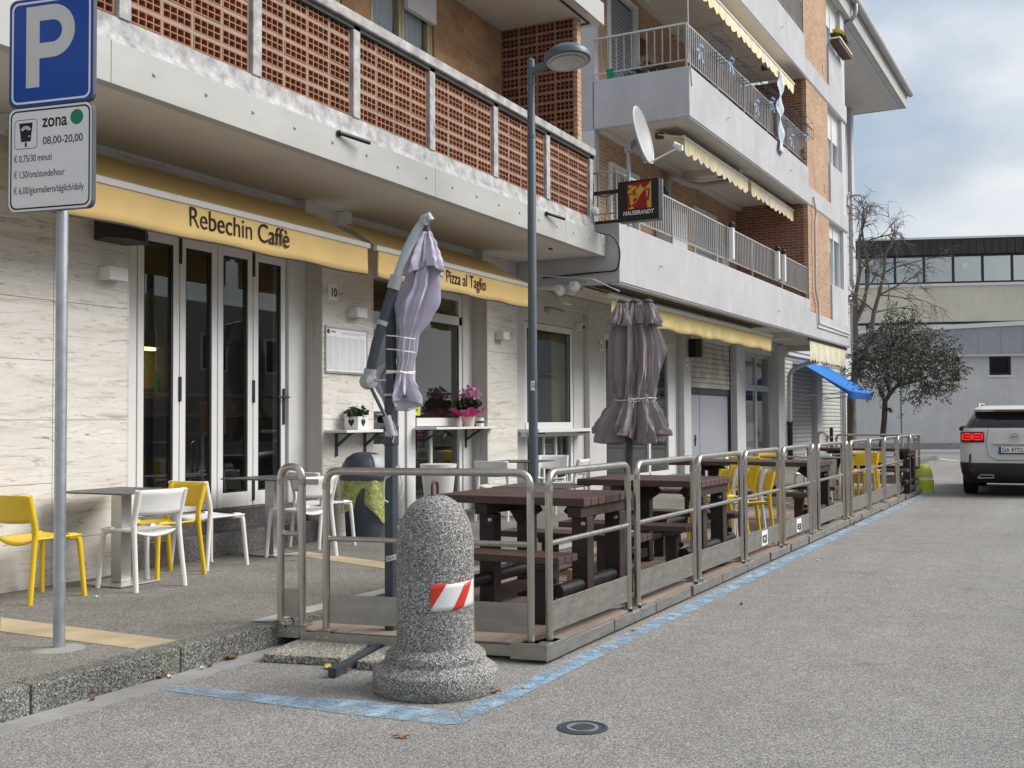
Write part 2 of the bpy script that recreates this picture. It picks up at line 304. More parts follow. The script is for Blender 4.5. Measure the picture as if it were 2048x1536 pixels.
# ------------------------------------------------------------------ mesh builder
class MB:
    def __init__(s): s.v = []; s.f = []
    def add(s, vs, fs, mat=None):
        o = len(s.v); s.v += [tuple((mat @ Vector(v)) if mat else v) for v in vs]; s.f += [[i+o for i in f] for f in fs]; return s
    def box(s, x0, x1, y0, y1, z0, z1, mat=None):
        vs = [(x0,y0,z0),(x1,y0,z0),(x1,y1,z0),(x0,y1,z0),(x0,y0,z1),(x1,y0,z1),(x1,y1,z1),(x0,y1,z1)]
        return s.add(vs, [(0,3,2,1),(4,5,6,7),(0,1,5,4),(1,2,6,5),(2,3,7,6),(3,0,4,7)], mat)
    def bar(s, p, q, w, h, up=(0,0,1)):
        p = Vector(p); q = Vector(q); d = (q-p); l = d.length; d.normalize()
        a = d.cross(Vector(up))
        if a.length < 1e-4: a = d.cross(Vector((1,0,0)))
        a.normalize(); u = a.cross(d)
        m = Matrix((d, a, u)).transposed().to_4x4(); m.translation = p
        return s.box(0, l, -w/2, w/2, -h/2, h/2, m)
    def tube(s, pts, r, n=10, closed=False, caps=True):
        pts = [Vector(p) for p in pts]; k = len(pts); rs = r if isinstance(r, (list, tuple)) else [r]*k
        rings = []; prev = None
        for i in range(k):
            if closed: d = pts[(i+1) % k]-pts[i-1]
            elif i == 0: d = pts[1]-pts[0]
            elif i == k-1: d = pts[-1]-pts[-2]
            else: d = (pts[i+1]-pts[i]).normalized()+(pts[i]-pts[i-1]).normalized()
            d.normalize()
            if prev is None:
                a = d.cross(Vector((0,0,1)))
                if a.length < 1e-3: a = d.cross(Vector((1,0,0)))
            else: a = prev - d*prev.dot(d)
            a.normalize(); prev = a; b = d.cross(a)
            rings.append([pts[i]+(a*math.cos(2*PI*j/n)+b*math.sin(2*PI*j/n))*rs[i] for j in range(n)])
        o = len(s.v)
        for g in rings: s.v += [tuple(v) for v in g]
        for i in range(k if closed else k-1):
            i2 = (i+1) % k
            for j in range(n): s.f.append([o+i*n+j, o+i*n+(j+1) % n, o+i2*n+(j+1) % n, o+i2*n+j])
        if caps and not closed:
            s.f.append([o+j for j in reversed(range(n))]); s.f.append([o+(k-1)*n+j for j in range(n)])
        return s
    def cyl(s, p, q, r, n=16): return s.tube([p, q], r, n)
    def lathe(s, prof, n=32, c=(0,0,0), mat=None):
        vs = []; fs = []; k = len(prof)
        for r, z in prof:
            for j in range(n): vs.append((c[0]+r*math.cos(2*PI*j/n), c[1]+r*math.sin(2*PI*j/n), c[2]+z))
        for i in range(k-1):
            for j in range(n): fs.append((i*n+j, i*n+(j+1) % n, (i+1)*n+(j+1) % n, (i+1)*n+j))
        fs.append(tuple(reversed(range(n)))); fs.append(tuple((k-1)*n+j for j in range(n)))
        return s.add(vs, fs, mat)
    def prism(s, poly, h0, h1, mat=None):
        n = len(poly); vs = [(x,y,h0) for x, y in poly]+[(x,y,h1) for x, y in poly]
        fs = [tuple(reversed(range(n))), tuple(range(n, 2*n))]+[(i, (i+1) % n, n+(i+1) % n, n+i) for i in range(n)]
        return s.add(vs, fs, mat)
    def grid(s, fn, nu, nv, closeu=False):
        o = len(s.v)
        for j in range(nv+1):
            for i in range(nu+(0 if closeu else 1)): s.v.append(tuple(fn(i/nu, j/nv)))
        w = nu if closeu else nu+1
        for j in range(nv):
            for i in range(nu):
                i2 = (i+1) % w; s.f.append([o+j*w+i, o+j*w+i2, o+(j+1)*w+i2, o+(j+1)*w+i])
        return s
    def build(s, name, mat, parent=None, smooth=False, bevel=0, solid=0, subd=0):
        me = bpy.data.meshes.new(name); me.from_pydata(s.v, [], s.f); me.validate(); me.update()
        bm = bmesh.new(); bm.from_mesh(me); bmesh.ops.recalc_face_normals(bm, faces=bm.faces); bm.to_mesh(me); bm.free()
        o = bpy.data.objects.new(name, me); COL.objects.link(o)
        if mat: me.materials.append(MA[mat] if isinstance(mat, str) else mat)
        if parent: o.parent = parent
        if solid: md = o.modifiers.new('s','SOLIDIFY'); md.thickness = solid; md.offset = 0
        if subd: md = o.modifiers.new('d','SUBSURF'); md.levels = subd; md.render_levels = subd
        if bevel: md = o.modifiers.new('b','BEVEL'); md.width = bevel; md.segments = 2; md.limit_method = 'ANGLE'; md.angle_limit = R_(40)
        if smooth:
            for p in me.polygons: p.use_smooth = True
            try: me.set_sharp_from_angle(angle=R_(smooth if smooth > 1 else 45))
            except Exception: pass
        return o
def tag(o, label=None, cat=None, group=None, kind=None):
    if label: o['label'] = label
    if cat: o['category'] = cat
    if group: o['group'] = group
    if kind: o['kind'] = kind
    return o
def thing(name, label, cat, loc=(0,0,0), rz=0, group=None):
    o = bpy.data.objects.new(name, None); o.empty_display_size = .1; COL.objects.link(o)
    o.location = loc; o.rotation_euler = (0,0,rz); return tag(o, label, cat, group)
def copy_tree(o, parent=None):
    c = o.copy(); COL.objects.link(c); c.parent = parent
    for ch in list(o.children): copy_tree(ch, c)
    return c
def text(s, size, mat, parent, name, origin, xdir, ydir, ext=.001, align='LEFT', sx=1.0, shear=0.0, bold=0.0, fit=None):
    cu = bpy.data.curves.new('t','FONT'); cu.body = s; cu.size = size; cu.extrude = ext; cu.align_x = align; cu.shear = shear; cu.offset = bold
    ob = bpy.data.objects.new('t', cu); COL.objects.link(ob)
    dg = bpy.context.evaluated_depsgraph_get(); dg.update()
    me = bpy.data.meshes.new_from_object(ob.evaluated_get(dg)); bpy.data.objects.remove(ob); bpy.data.curves.remove(cu)
    if fit:
        w_ = [v.co.x for v in me.vertices]; sx = fit/max(1e-6, max(w_)-min(w_))
    x = Vector(xdir).normalized(); y = Vector(ydir).normalized(); z = x.cross(y)
    m = Matrix((x*sx, y, z)).transposed().to_4x4(); m.translation = Vector(origin)
    me.transform(m); me.materials.clear(); me.materials.append(MA[mat]); me.name = name
    o = bpy.data.objects.new(name, me); COL.objects.link(o); o.parent = parent; return o
def arcpath(pts, rad, n=5):
    """polyline with rounded corners"""
    P = [Vector(p) for p in pts]; res = [P[0]]
    for i in range(1, len(P)-1):
        a = (P[i-1]-P[i]); b = (P[i+1]-P[i]); r = min(rad, a.length*.49, b.length*.49); a.normalize(); b.normalize()
        p0 = P[i]+a*r; p1 = P[i]+b*r
        for k in range(n+1):
            t = k/n; res.append(p0*(1-t)**2+P[i]*2*t*(1-t)+p1*t*t)
    res.append(P[-1]); return res
X_, Y_, Z_ = Vector((1,0,0)), Vector((0,1,0)), Vector((0,0,1))

def rootloc(p):
    while p.parent: p = p.parent
    return p.location
def bw(mb, name, mat, parent, **k):
    """build from world coordinates under an unrotated thing"""
    l = rootloc(parent); mb.v = [(a-l.x, b-l.y, c-l.z) for a, b, c in mb.v]; return mb.build(name, mat, parent, **k)
def tw(s, size, mat, parent, name, origin, *a, **k):
    return text(s, size, mat, parent, name, Vector(origin)-rootloc(parent), *a, **k)

# ------------------------------------------------------------------ ground
def kerby(x): return 4.585-.0155*x
tag(MB().grid(lambda u, v: (-60+u*320, -60+v*160, 0), 8, 4).build('road','asphalt'), kind='structure')
xe = 40.0
mb = MB(); mb.prism([(-14, kerby(-14)+.14), (xe, kerby(xe)+.14), (xe, 7.9), (-14, 7.9)], -.05, .15)
tag(mb.build('pavement','walk'), kind='structure')
mb = MB(); x = -14.22
while x < xe:
    a, b = x+.004, x+.996; mb.prism([(a, kerby(a)), (b, kerby(b)), (b, kerby(b)+.136), (a, kerby(a)+.136)], -.05, .15+random.uniform(-.004,.004)); x += 1.0
tag(mb.build('kerb','kerb', bevel=.014), kind='structure')
mb = MB(); mb.prism([(-14, kerby(-14)-.17), (5.75, kerby(5.75)-.17), (5.75, kerby(5.75)-.002), (-14, kerby(-14)-.002)], -.02, .006)
tag(mb.build('gutter_strip','gutter'), kind='structure')
for poly in ([(4.98,6.26),(4.652,5.852),(4.618,4.70),(4.898,4.67)], [(8.80,6.75),(8.55,6.75),(8.0,5.15),(8.30,5.15)]):
    tag(MB().prism(poly, .10, .154).build('stone_band','yellowstone'), kind='structure')
mb = MB(); mb.lathe([(.15,.0),(.11,.006),(.04,.012),(0.001,.012)], 24, (4.449,5.109,.149))
tag(mb.build('concrete_footing','gutter'), kind='structure')
# worn blue paint on the road
def strip(poly, z=.004): return MB().add([(x,y,z) for x, y in poly], [list(range(len(poly)))])
b1 = strip([(4.53,4.40),(4.43,4.30),(4.45,3.55),(4.46,3.1),(4.50,2.62),(4.56,2.55),(4.72,2.70),(4.71,3.2),(4.60,3.66)])
b1.add([(4.56,2.555,.0045),(5.25,2.53,.0045),(5.33,2.66,.0045),(4.75,2.68,.0045)],[[0,1,2,3]])
b1.add([(5.26,2.53,.004),(8.0,2.50,.004),(12.2,2.46,.004),(23.2,2.28,.004),(23.2,2.40,.004),(12.3,2.60,.004),(8.05,2.63,.004),(5.34,2.66,.004)],[[0,1,2,3,4,5,6,7]])
tag(b1.build('blue_marking','bluepaint'), kind='structure')

# ------------------------------------------------------------------ first building (bar side)
WY = 7.165
B1 = thing('apartment_building','travertine fronted apartment building with a perforated brick balcony above the bar','building',(9.7,7.165,.15))
def slabs(x0, x1, rows, cols):
    mb = MB(); xs = [x0+(x1-x0)*c for c in cols]
    for i in range(len(xs)-1):
        for j in range(len(rows)-1): mb.box(xs[i]+.002, xs[i+1]-.002, WY, WY+.2, rows[j]+.0015, rows[j+1]-.0015)
    return mb
bw(slabs(-4, 6.16, [.12,.95,1.45,1.92,2.40,3.2], [0,.2,.4,.6,.8,1]), 'travertine_wall','trav', B1, bevel=.003)
bw(slabs(6.16, 6.93, [.12,.50,1.45,2.40,3.2], [0,1]), 'travertine_wall','trav', B1, bevel=.003)
bw(slabs(9.709, 10.65, [.12,.6,1.45,2.40,3.2], [0,1]), 'pillar','trav', B1, bevel=.003)
bw(MB().box(10.652,10.70,WY+.004,WY+.2,.12,3.2),'pillar_trim','travgray',B1)
bw(slabs(13.52, 14.45, [.12,.6,1.45,2.40,3.2], [0,1]), 'pillar','trav', B1, bevel=.003)
for xa in (9.700, 13.511): bw(MB().box(xa, xa+.008, WY+.004, 7.60, .12, 3.2),'pillar_side','travside',B1)
bw(MB().box(6.93,6.955,WY+.003,7.36,.12,3.2),'pillar_trim','travgray',B1)
bw(MB().box(-4,14.45,WY+.006,7.6,3.2,3.755),'lintel','travgray',B1)
bw(MB().box(9.41,9.698,7.385,7.60,.15,3.2),'white_panel','whitewall',B1)
# steps in front of the folding door
bw(MB().box(6.956,9.70,7.21,7.6,.15,.365),'step','granite',B1, bevel=.006)
bw(MB().box(6.956,9.70,7.345,7.6,.365,.575),'step','granite',B1, bevel=.006)
# folding glass door
fr = bw(MB().box(6.957,7.03,7.42,7.5,.576,3.2).box(7.175,7.285,7.42,7.48,.70,3.2).box(7.03,7.175,7.47,7.5,.576,3.2).box(6.957,7.285,7.415,7.48,.576,.70),'door_frame','white',B1)
bw(MB().box(7.03,7.172,7.455,7.469,.70,3.2),'gap_shade','black',B1)  # black strip in place of the shade inside the frame gap
xs = [7.295,7.825,8.345,8.875,9.405]
for i in range(4):
    a, b = xs[i]+.006, xs[i+1]-.006; y0, y1 = 7.42, 7.475; st = .075
    lf = bw(MB().box(a,a+st,y0,y1,.58,3.18).box(b-st,b,y0,y1,.58,3.18).box(a+st,b-st,y0,y1,.58,.725).box(a+st,b-st,y0,y1,3.085,3.18),'door_leaf','white',B1, bevel=.004)
    bw(MB().box(a+st,b-st,y0+.026,y0+.032,.725,3.085),'pane','glass',lf)
    bw(MB().box(a+st+.001,a+st+.012,y0+.006,y0+.024,.727,3.083).box(b-st-.025,b-st-.001,y0+.006,y0+.024,.727,3.083).box(a+st,b-st,y0+.006,y0+.024,3.066,3.084).box(a+st,b-st,y0+.006,y0+.024,.727,.737),'gasket','black',lf)
    if i in (0,2):
        for zc, h in ((1.74,.115),(3.05,.13),(.75,.12)): bw(MB().box(b-.008,b+.022,y0-.014,y0+.004,zc-h,zc+h),'hinge','black',lf)
    if i < 3: bw(MB().box(b+.001,b+.011,y0+.03,y1,.58,3.18),'seal','black',lf)
h = MB(); hx = xs[4]-.045
h.box(hx-.016,hx+.016,7.408,7.419,1.40,1.78); h.tube([(hx,7.42,1.69),(hx,7.365,1.69),(hx-.03,7.355,1.69),(hx-.17,7.355,1.69)],.011,8); h.tube([(hx,7.38,1.69),(hx+.05,7.365,1.69)],.008,8)
bw(h,'handle','black',lf)
# second opening: glass door and window with counter
bw(MB().box(10.70,13.51,7.48,7.62,2.0,3.2).box(10.70,11.0,7.44,7.6,.15,3.2) if False else MB().box(10.70,13.51,7.50,7.60,3.17,3.2),'head','whitewall',B1)
dr = bw(MB().box(11.66,11.80,7.44,7.56,.15,3.17).box(11.83,12.03,7.42,7.56,.15,3.17).box(10.75,11.66,7.46,7.52,2.55,2.62).box(11.58,11.66,7.46,7.52,.18,2.55).box(10.75,11.58,7.46,7.52,.18,.42),'door_frame','white',B1, bevel=.004)
bw(MB().box(10.75,11.58,7.485,7.49,.42,2.55).box(10.75,11.66,7.485,7.49,2.62,3.17),'pane','glass',dr)
bw(MB().box(11.03,11.48,7.476,7.482,.55,1.15),'notice','slat',dr); bw(MB().box(11.08,11.44,7.476,7.482,1.55,1.85),'notice','signwhite',dr)
w2 = bw(MB().box(12.03,13.25,7.42,7.50,3.08,3.17).box(12.03,13.25,7.42,7.50,2.74,2.86).box(13.17,13.25,7.42,7.50,.2,3.08).box(12.03,13.17,7.40,7.52,1.36,1.47).box(12.03,13.17,7.42,7.5,.2,.42).box(12.42,12.47,7.43,7.48,.42,1.36),'window_frame','white',B1, bevel=.004)
bw(MB().box(12.03,13.17,7.455,7.46,.42,1.36).box(12.03,13.17,7.455,7.46,1.47,2.74).box(12.03,13.17,7.455,7.46,2.86,3.08),'pane','glass',w2)
bw(MB().box(12.05,13.16,7.425,7.44,2.715,2.739).box(13.15,13.169,7.425,7.44,1.47,2.74).box(12.05,13.16,7.425,7.44,2.861,2.878),'gasket','black',w2)
bw(MB().box(12.04,12.19,7.448,7.454,1.50,1.66),'yellow_notice','limeyellow',w2)
tw('E.M.\nPOS',.045,'ink',w2,'notice_print',(12.055,7.446,1.60),X_,Z_)
bw(MB().box(13.25,13.51,7.40,7.6,.15,3.2),'white_panel','whitewall',B1)
bw(MB().box(10.70,13.51,7.2,7.6,.15,.21),'threshold','granite',B1, bevel=.004)
# the room behind the glass
rm = bw(MB().box(6.3,14.4,11.3,11.4,.5,3.3).box(6.2,6.3,7.62,11.4,.5,3.3).box(14.36,14.44,7.62,11.4,.5,3.3),'room_wall','roomwall',B1)
bw(MB().box(8.9,11.6,11.27,11.298,1.9,3.2),'olive_panel','roomolive',rm)
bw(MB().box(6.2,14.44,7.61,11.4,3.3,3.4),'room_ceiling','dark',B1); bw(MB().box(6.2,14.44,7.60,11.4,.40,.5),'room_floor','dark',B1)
bw(MB().box(9.0,13.4,10.2,10.75,.5,1.5),'bar_counter','dark',B1, bevel=.01); bw(MB().box(8.95,13.45,10.15,10.8,1.5,1.55),'counter_top','orangewood',B1)
bw(MB().box(9.3,13.0,11.0,11.26,1.35,1.40).box(9.3,13.0,11.0,11.26,1.8,1.84),'back_shelf','white',B1)
bw(MB().box(9.5,11.1,10.95,11.02,2.40,2.43),'strip_light','ochrelight',B1)
bw(MB().box(9.35,11.2,10.90,11.2,2.44,2.62),'canopy_box','roomolive',B1)
for k in range(11): bw(MB().lathe([(.035,0),(.035,.18),(.012,.22),(.012,.28)],10,(9.5+k*.3,11.12,1.40+(.44 if k % 3 == 0 else 0))),'bottle',['green','orangewood','dark'][k % 3],B1)
for (xx,yy) in ((8.1,8.7),(8.75,9.3),(10.3,9.4),(12.7,8.8)):
    st = MB(); st.box(xx-.2,xx+.2,yy-.2,yy+.2,1.28,1.30); st.box(xx+.17,xx+.2,yy-.2,yy+.2,1.30,1.68)
    so_ = bw(st,'bar_stool','orangewood',B1, bevel=.01)
    bw(MB().tube([(xx-.15,yy-.15,1.28),(xx-.2,yy-.2,.5)],.012,6).tube([(xx+.15,yy-.15,1.28),(xx+.2,yy-.2,.5)],.012,6).tube([(xx-.15,yy+.15,1.28),(xx-.2,yy+.2,.5)],.012,6).tube([(xx+.15,yy+.15,1.28),(xx+.2,yy+.2,.5)],.012,6).tube([(xx-.18,yy-.18,.8),(xx+.18,yy-.18,.8),(xx+.18,yy+.18,.8),(xx-.18,yy+.18,.8)],.008,6,closed=True),'stool_frame','alu',so_)
# balcony slab, fascia and perforated brick parapet
bw(MB().box(-4,14.44,5.78,7.9,3.758,4.03),'balcony_slab','soffit',B1)
for a, b in ((-4,5.4),(5.404,9.72),(9.724,13.05),(13.054,14.445)):
    bw(MB().box(a,b,5.748,5.778,3.735,4.035).box(a,b,5.778,5.85,3.735,3.748),'fascia_sheet','fascia',B1, bevel=.003)
rv = MB(); rv.lathe([(.016,0),(.014,.007),(.007,.012),(.001,.013)],10); rm_ = Matrix.Rotation(PI/2,4,'X'); rv.v = [tuple(rm_ @ Vector(v)) for v in rv.v]
r1 = None
for k in range(24):
    xx = 2.05+k*.535
    if r1 is None: r1 = rv.build('rivet','fascia',B1,smooth=True)
    else: r1 = r1.copy(); COL.objects.link(r1)
    r1.location = Vector((xx,5.747,3.90))-B1.location
    r1.parent = B1
up = MB()
up.prism([(5.775,4.036),(5.80,4.10),(5.815,4.235),(5.94,4.235),(5.94,4.036)],-4,14.12,Matrix(((0,0,1,0),(1,0,0,0),(0,1,0,0),(0,0,0,1))))
bw(up,'parapet_kerb','whiteconc',B1)
POSTS = [2.75,4.16,5.577,6.985,8.392,9.76,11.19,12.63,14.06]
for x in POSTS: bw(MB().box(x-.055,x+.055,5.80,5.95,4.236,5.10),'parapet_post','whiteconc',B1, bevel=.006)
def pbrick(mb, mt, u0, v0, w, h, d):
    """perforated brick: 4 x 2 open cells; u along the wall, v up, depth d"""
    t = .0105; def_ = []
    for k in range(3): zc = v0+(h-t)*k/2; def_.append((u0,u0+w,zc,zc+t))
    for k in range(5):
        xc = u0+(w-t)*k/4
        for j in range(2): z0 = v0+(h-t)*j/2+t; def_.append((xc,xc+t,z0,v0+(h-t)*(j+1)/2))
    for a, b, c, e in def_: mb.box(a,b,0,d,c,e,mt)
mA = Matrix.Translation((0,5.835,0))
for i in range(len(POSTS)-1):
    a, b = POSTS[i]+.065, POSTS[i+1]-.065; z0, z1 = 4.238, 5.095; g = MB(); mo = MB(); pw = (b-a)/4; ph = (z1-z0)/6
    for c in range(4):
        for r in range(6): pbrick(g, mA @ Matrix.Translation((random.uniform(-.002,.002),random.uniform(-.003,.004),random.uniform(-.002,.002))), a+c*pw+.010, z0+r*ph+.0125, pw-.020, ph-.025, .11)
    for c in range(5): x = a+c*pw; mo.box(max(a-.01,x-.0105),min(b+.01,x+.0105),.004,.10,z0,z1,mA)
    for r in range(7):
        z = z0+r*ph
        for c in range(4): mo.box(a+c*pw+.0105,a+(c+1)*pw-.0105,.004,.10,max(z0,z-.013),min(z1,z+.013),mA)
    gr = bw(g,'brick_grille','terra',B1); bw(mo,'mortar','mortar',gr)
bw(MB().box(-4,14.15,5.765,6.0,5.10,5.20),'coping','conc',B1, bevel=.012)
bw(MB().box(-4,14.15,5.80,5.96,5.055,5.099),'coping_seat','dark',B1)
# upper storey
bw(MB().box(-4,8.55,WY,7.5,4.03,7.06).box(10.08,10.62,WY,7.5,4.03,7.06).box(12.10,14.05,WY,7.5,4.03,7.06).box(8.55,10.08,WY,7.5,6.55,7.06).box(10.62,12.10,WY,7.5,6.95,7.06),'brick_wall','brickx',B1)
for a, b, top in ((8.55,10.08,6.55),(10.62,12.10,6.95)):
    m_ = (a+b)/2; f = MB(); y0, y1 = 7.19, 7.26
    for q, r in ((a,a+.05),(a+.065,a+.12),(m_-.06,m_-.005),(m_+.005,m_+.06),(b-.12,b-.065),(b-.05,b)): f.box(q,r,y0,y1,4.1,top)
    f.box(a+.12,m_-.06,y0,y1,top-.07,top).box(m_+.06,b-.12,y0,y1,top-.07,top)
    wf = bw(f,'window','gold',B1, bevel=.004)
    bw(MB().box(a+.12,m_-.06,7.225,7.231,4.1,top-.07).box(m_+.06,b-.12,7.225,7.231,4.1,top-.07),'pane','winglass',wf)
    bw(MB().grid(lambda u, v: (a+.1+u*(b-a-.2), 7.285+.012*math.sin(u*70), 4.05+v*(top-4.1)), 120, 1),'curtain','curtain',wf)
bw(MB().box(11.40,12.085,7.12,7.189,6.52,7.05),'shutter_box','white',B1, bevel=.006)
bw(MB().box(-4,14.1,7.5,8.4,4.03,7.06) if False else MB().box(-4,14.1,7.60,7.65,4.03,7.06),'inner_wall','roomwall',B1)
eg = MB(); em = MB(); mB = Matrix(((0,1,0,13.99),(1,0,0,0),(0,0,1,0),(0,0,0,1)))
ya, yb = 6.03, 7.163; pw = (yb-ya)/4; rows = 21; ph = (7.058-4.04)/rows
for c in range(4):
    for r in range(rows): pbrick(eg, mB, ya+c*pw+.007, 4.04+r*ph+.009, pw-.014, ph-.018, .10)
for c in range(5): y = ya+c*pw; em.box(max(ya,y-.0075),min(yb,y+.0075),.006,.09,4.04,7.058,mB)
for r in range(rows+1):
    for c in range(4): em.box(ya+c*pw+.0075,ya+(c+1)*pw-.0075,.006,.09,max(4.04,4.04+r*ph-.0095),min(7.058,4.04+r*ph+.0095),mB)
g = bw(eg,'brick_screen','terra',B1); bw(em,'mortar','mortar',g)
bw(MB().box(14.092,14.11,6.03,7.16,4.04,7.058),'screen_back','terra',B1)
bw(MB().box(13.985,14.12,5.972,6.029,4.04,7.058),'screen_edge','brick2x',B1)
bw(MB().box(-4,14.44,5.78,7.9,7.06,7.3),'upper_slab','soffit',B1)
bw(MB().box(-4,14.445,5.748,5.778,7.05,7.36),'fascia_sheet','fascia',B1)
bw(MB().box(-4,14.3,5.9,5.93,7.042,7.0595).box(14.27,14.3,5.931,7.1,7.042,7.0595),'groove_shade','dark',B1)  # dark strip standing in for the shade of a soffit groove
# small projecting drain spouts
for (px,py,nm) in ((708,277,'a'),(1110,433,'b')):
    d = ray(px,py); p = CAM+d*(5.70/d.y)
    q = thing('drain_spout','black drain spout poking from the balcony edge '+('left of the lilac parasol' if nm=='a' else 'right of the street lamp'),'spout',(p.x-.18,5.74,p.z),0,'black drain spouts along the balcony')
    MB().tube([(0,.06,.01),(.0,-.02,.01),(.34,-.10,-.01)],.02,10).build('pipe','black',q,smooth=True)
    MB().cyl((0,.0,.01),(0,-.012,.01),.03,12).build('collar','black',q,smooth=True)
# small black cross shaped ceiling item
d = onz(1101,497,3.755); tag(MB().box(d.x-.05,d.x+.05,d.y-.012,d.y+.012,3.74,3.757).build('soffit_vent','black'),'tiny black slot fitting on the underside of the balcony slab','vent')

# ------------------------------------------------------------------ second building (grey, with balconies); s along the front, o inwards, z up
BR = R_(-1.48); B2L = Vector((14.452,5.548,0)); e_s = Vector((math.cos(BR),math.sin(BR),0)); e_o = Vector((-e_s.y,e_s.x,0))
def Bp(s, o, z): return B2L+e_s*s+e_o*o+Z_*z
def Bth(name, label, cat, s, o, z, group=None): return thing(name, label, cat, Bp(s,o,z), BR, group)
B2 = Bth('apartment_block','grey rendered apartment block with stepped balconies and brick bays beyond the bar','building',0,0,0)
bx = lambda name, mat, *bs, parent=None, bevel=0.0: (lambda mb: [mb.box(*b) for b in bs] and mb.build(name, mat, parent or B2, bevel=bevel))(MB())
# ground floor wall
o1 = 1.75
bx('wall','gf',(0.0,.45,o1,2.0,.12,3.45),(.45,2.2,o1,2.0,2.95,3.45),(2.2,3.5,o1,2.0,.12,3.45),(3.5,7.26,o1,2.0,2.98,3.45),(7.26,7.79,o1,2.0,.12,3.45),(7.79,11.0,o1,2.0,3.15,3.45),(11.0,11.8,o1,2.0,.12,3.45),(11.8,14.7,o1,2.0,3.1,3.45),(14.7,16.1,o1,2.0,.12,3.45),(16.1,19.3,o1,2.0,3.2,3.45),(19.3,20.2,o1,2.0,.12,3.45),(20.2,23.5,o1,2.0,3.2,3.45),(23.5,25.8,o1,2.0,.12,3.45))
for _b in ((2.62,2.95,o1-.10,o1-.001,.12,3.40),(7.30,7.75,o1-.13,o1-.001,.12,3.40),(11.05,11.75,o1-.13,o1-.001,.12,3.40),(14.75,15.4,o1-.16,o1-.001,.12,3.40),(19.35,20.1,o1-.13,o1-.001,.12,3.40),(23.6,24.4,o1-.13,o1-.001,.12,3.40)): bx('pilaster','pilaster',_b, bevel=.01)
bx('cornice','gf',(0.02,25.8,o1-.06,o1-.001,3.22,3.44),(.02,25.8,o1-.10,o1-.061,3.34,3.445))
w3 = bx('window_frame','white',(.46,.55,1.76,1.84,1.02,2.94),(2.10,2.19,1.76,1.84,.2,2.94),(.55,2.10,1.76,1.84,2.84,2.94),(.46,2.10,1.74,1.86,1.28,1.40),(.55,2.10,1.76,1.84,.2,.42),(.46,.55,1.76,1.84,.2,1.02),(1.12,1.17,1.77,1.83,.42,1.28),(1.55,1.6,1.77,1.83,.42,1.28), bevel=.004)
bx('pane','glass',(.55,2.10,1.80,1.805,.42,1.28),(.55,2.10,1.80,1.805,1.40,2.84),parent=w3)
bx('gasket','black',(.552,2.098,1.765,1.779,2.815,2.838),(2.075,2.098,1.765,1.779,1.40,2.815),(.552,.572,1.765,1.779,1.40,2.815),parent=w3)
cm = MB().grid(lambda u, v: (1.78+u*.36, 1.95+.02*math.sin(u*45), 1.4+v*1.45), 60, 1); cm.build('drape','roomolive',w3)
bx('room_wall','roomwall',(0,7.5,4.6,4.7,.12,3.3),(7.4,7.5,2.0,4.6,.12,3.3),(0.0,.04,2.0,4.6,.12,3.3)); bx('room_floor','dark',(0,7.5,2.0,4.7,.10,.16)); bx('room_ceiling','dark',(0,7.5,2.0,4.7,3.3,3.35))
wd = bx('door_frame','white',(3.5,3.62,1.78,1.86,.15,2.98),(4.6,4.75,1.78,1.86,.15,2.98),(5.7,5.8,1.78,1.86,.15,2.98),(6.8,6.95,1.78,1.86,.15,2.98),(3.62,6.8,1.78,1.86,2.86,2.97),(3.62,6.8,1.78,1.86,.15,.42),(6.95,7.26,1.78,1.9,.15,2.98), bevel=.004)
bx('pane','glass',(3.62,6.8,1.82,1.825,.42,2.86),parent=wd)
bx('step','granite',(3.4,7.2,1.25,1.74,.15,.33), bevel=.006)
# garage: rolled shutter box above grey double doors
sm = MB()
for k in range(9): z = 2.12+k*.115; sm.prism([(0,0),(.02,.012),(.025,.06),(.012,.108),(0,.112)],7.82,10.98,Matrix(((0,0,1,0),(-1,0,0,1.80),(0,1,0,z),(0,0,0,1))))
sm.build('rolling_shutter','slatdirty',B2)
bx('shutter_track','dark',(7.79,7.82,1.76,1.9,.15,3.15),(10.98,11.0,1.76,1.9,.15,3.15),(7.82,10.98,1.84,1.9,1.98,3.15))
bx('door_head','gold' if False else 'dark',(7.82,10.98,1.80,1.9,1.98,2.11))
gd = bx('garage_door','doorgrey',(7.86,8.86,1.82,1.87,.16,1.975),(8.89,10.55,1.82,1.87,.16,1.975), bevel=.004)
bx('garage_side','doorgrey',(10.56,10.97,1.83,1.88,.16,1.975))
MB().box(8.52,8.56,1.80,1.819,.86,1.10).tube([(8.54,1.81,1.02),(8.54,1.77,1.02),(8.44,1.77,1.02)],.01,6).build('handle','black',gd)
# glazed office door
of = bx('office_frame','alu',(11.8,11.9,1.78,1.86,.15,3.1),(13.2,13.32,1.78,1.86,.15,3.1),(14.55,14.7,1.78,1.86,.15,3.1),(11.9,14.55,1.78,1.86,2.15,2.3),(11.9,14.55,1.78,1.86,3.0,3.1),(11.9,14.55,1.78,1.86,.15,.3), bevel=.004)
bx('pane','glass',(11.9,14.55,1.82,1.825,.3,3.0),parent=of); bx('frosted_film','dish',(11.92,13.19,1.835,1.84,.3,1.35),parent=of)
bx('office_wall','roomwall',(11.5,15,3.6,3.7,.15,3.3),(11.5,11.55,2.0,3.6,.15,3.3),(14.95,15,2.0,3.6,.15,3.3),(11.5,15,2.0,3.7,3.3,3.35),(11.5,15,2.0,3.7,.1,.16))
MB().box(13.36,13.40,1.765,1.779,.95,1.2).tube([(13.38,1.77,1.08),(13.38,1.73,1.08),(13.52,1.73,1.08)],.01,6).build('handle','black',of)
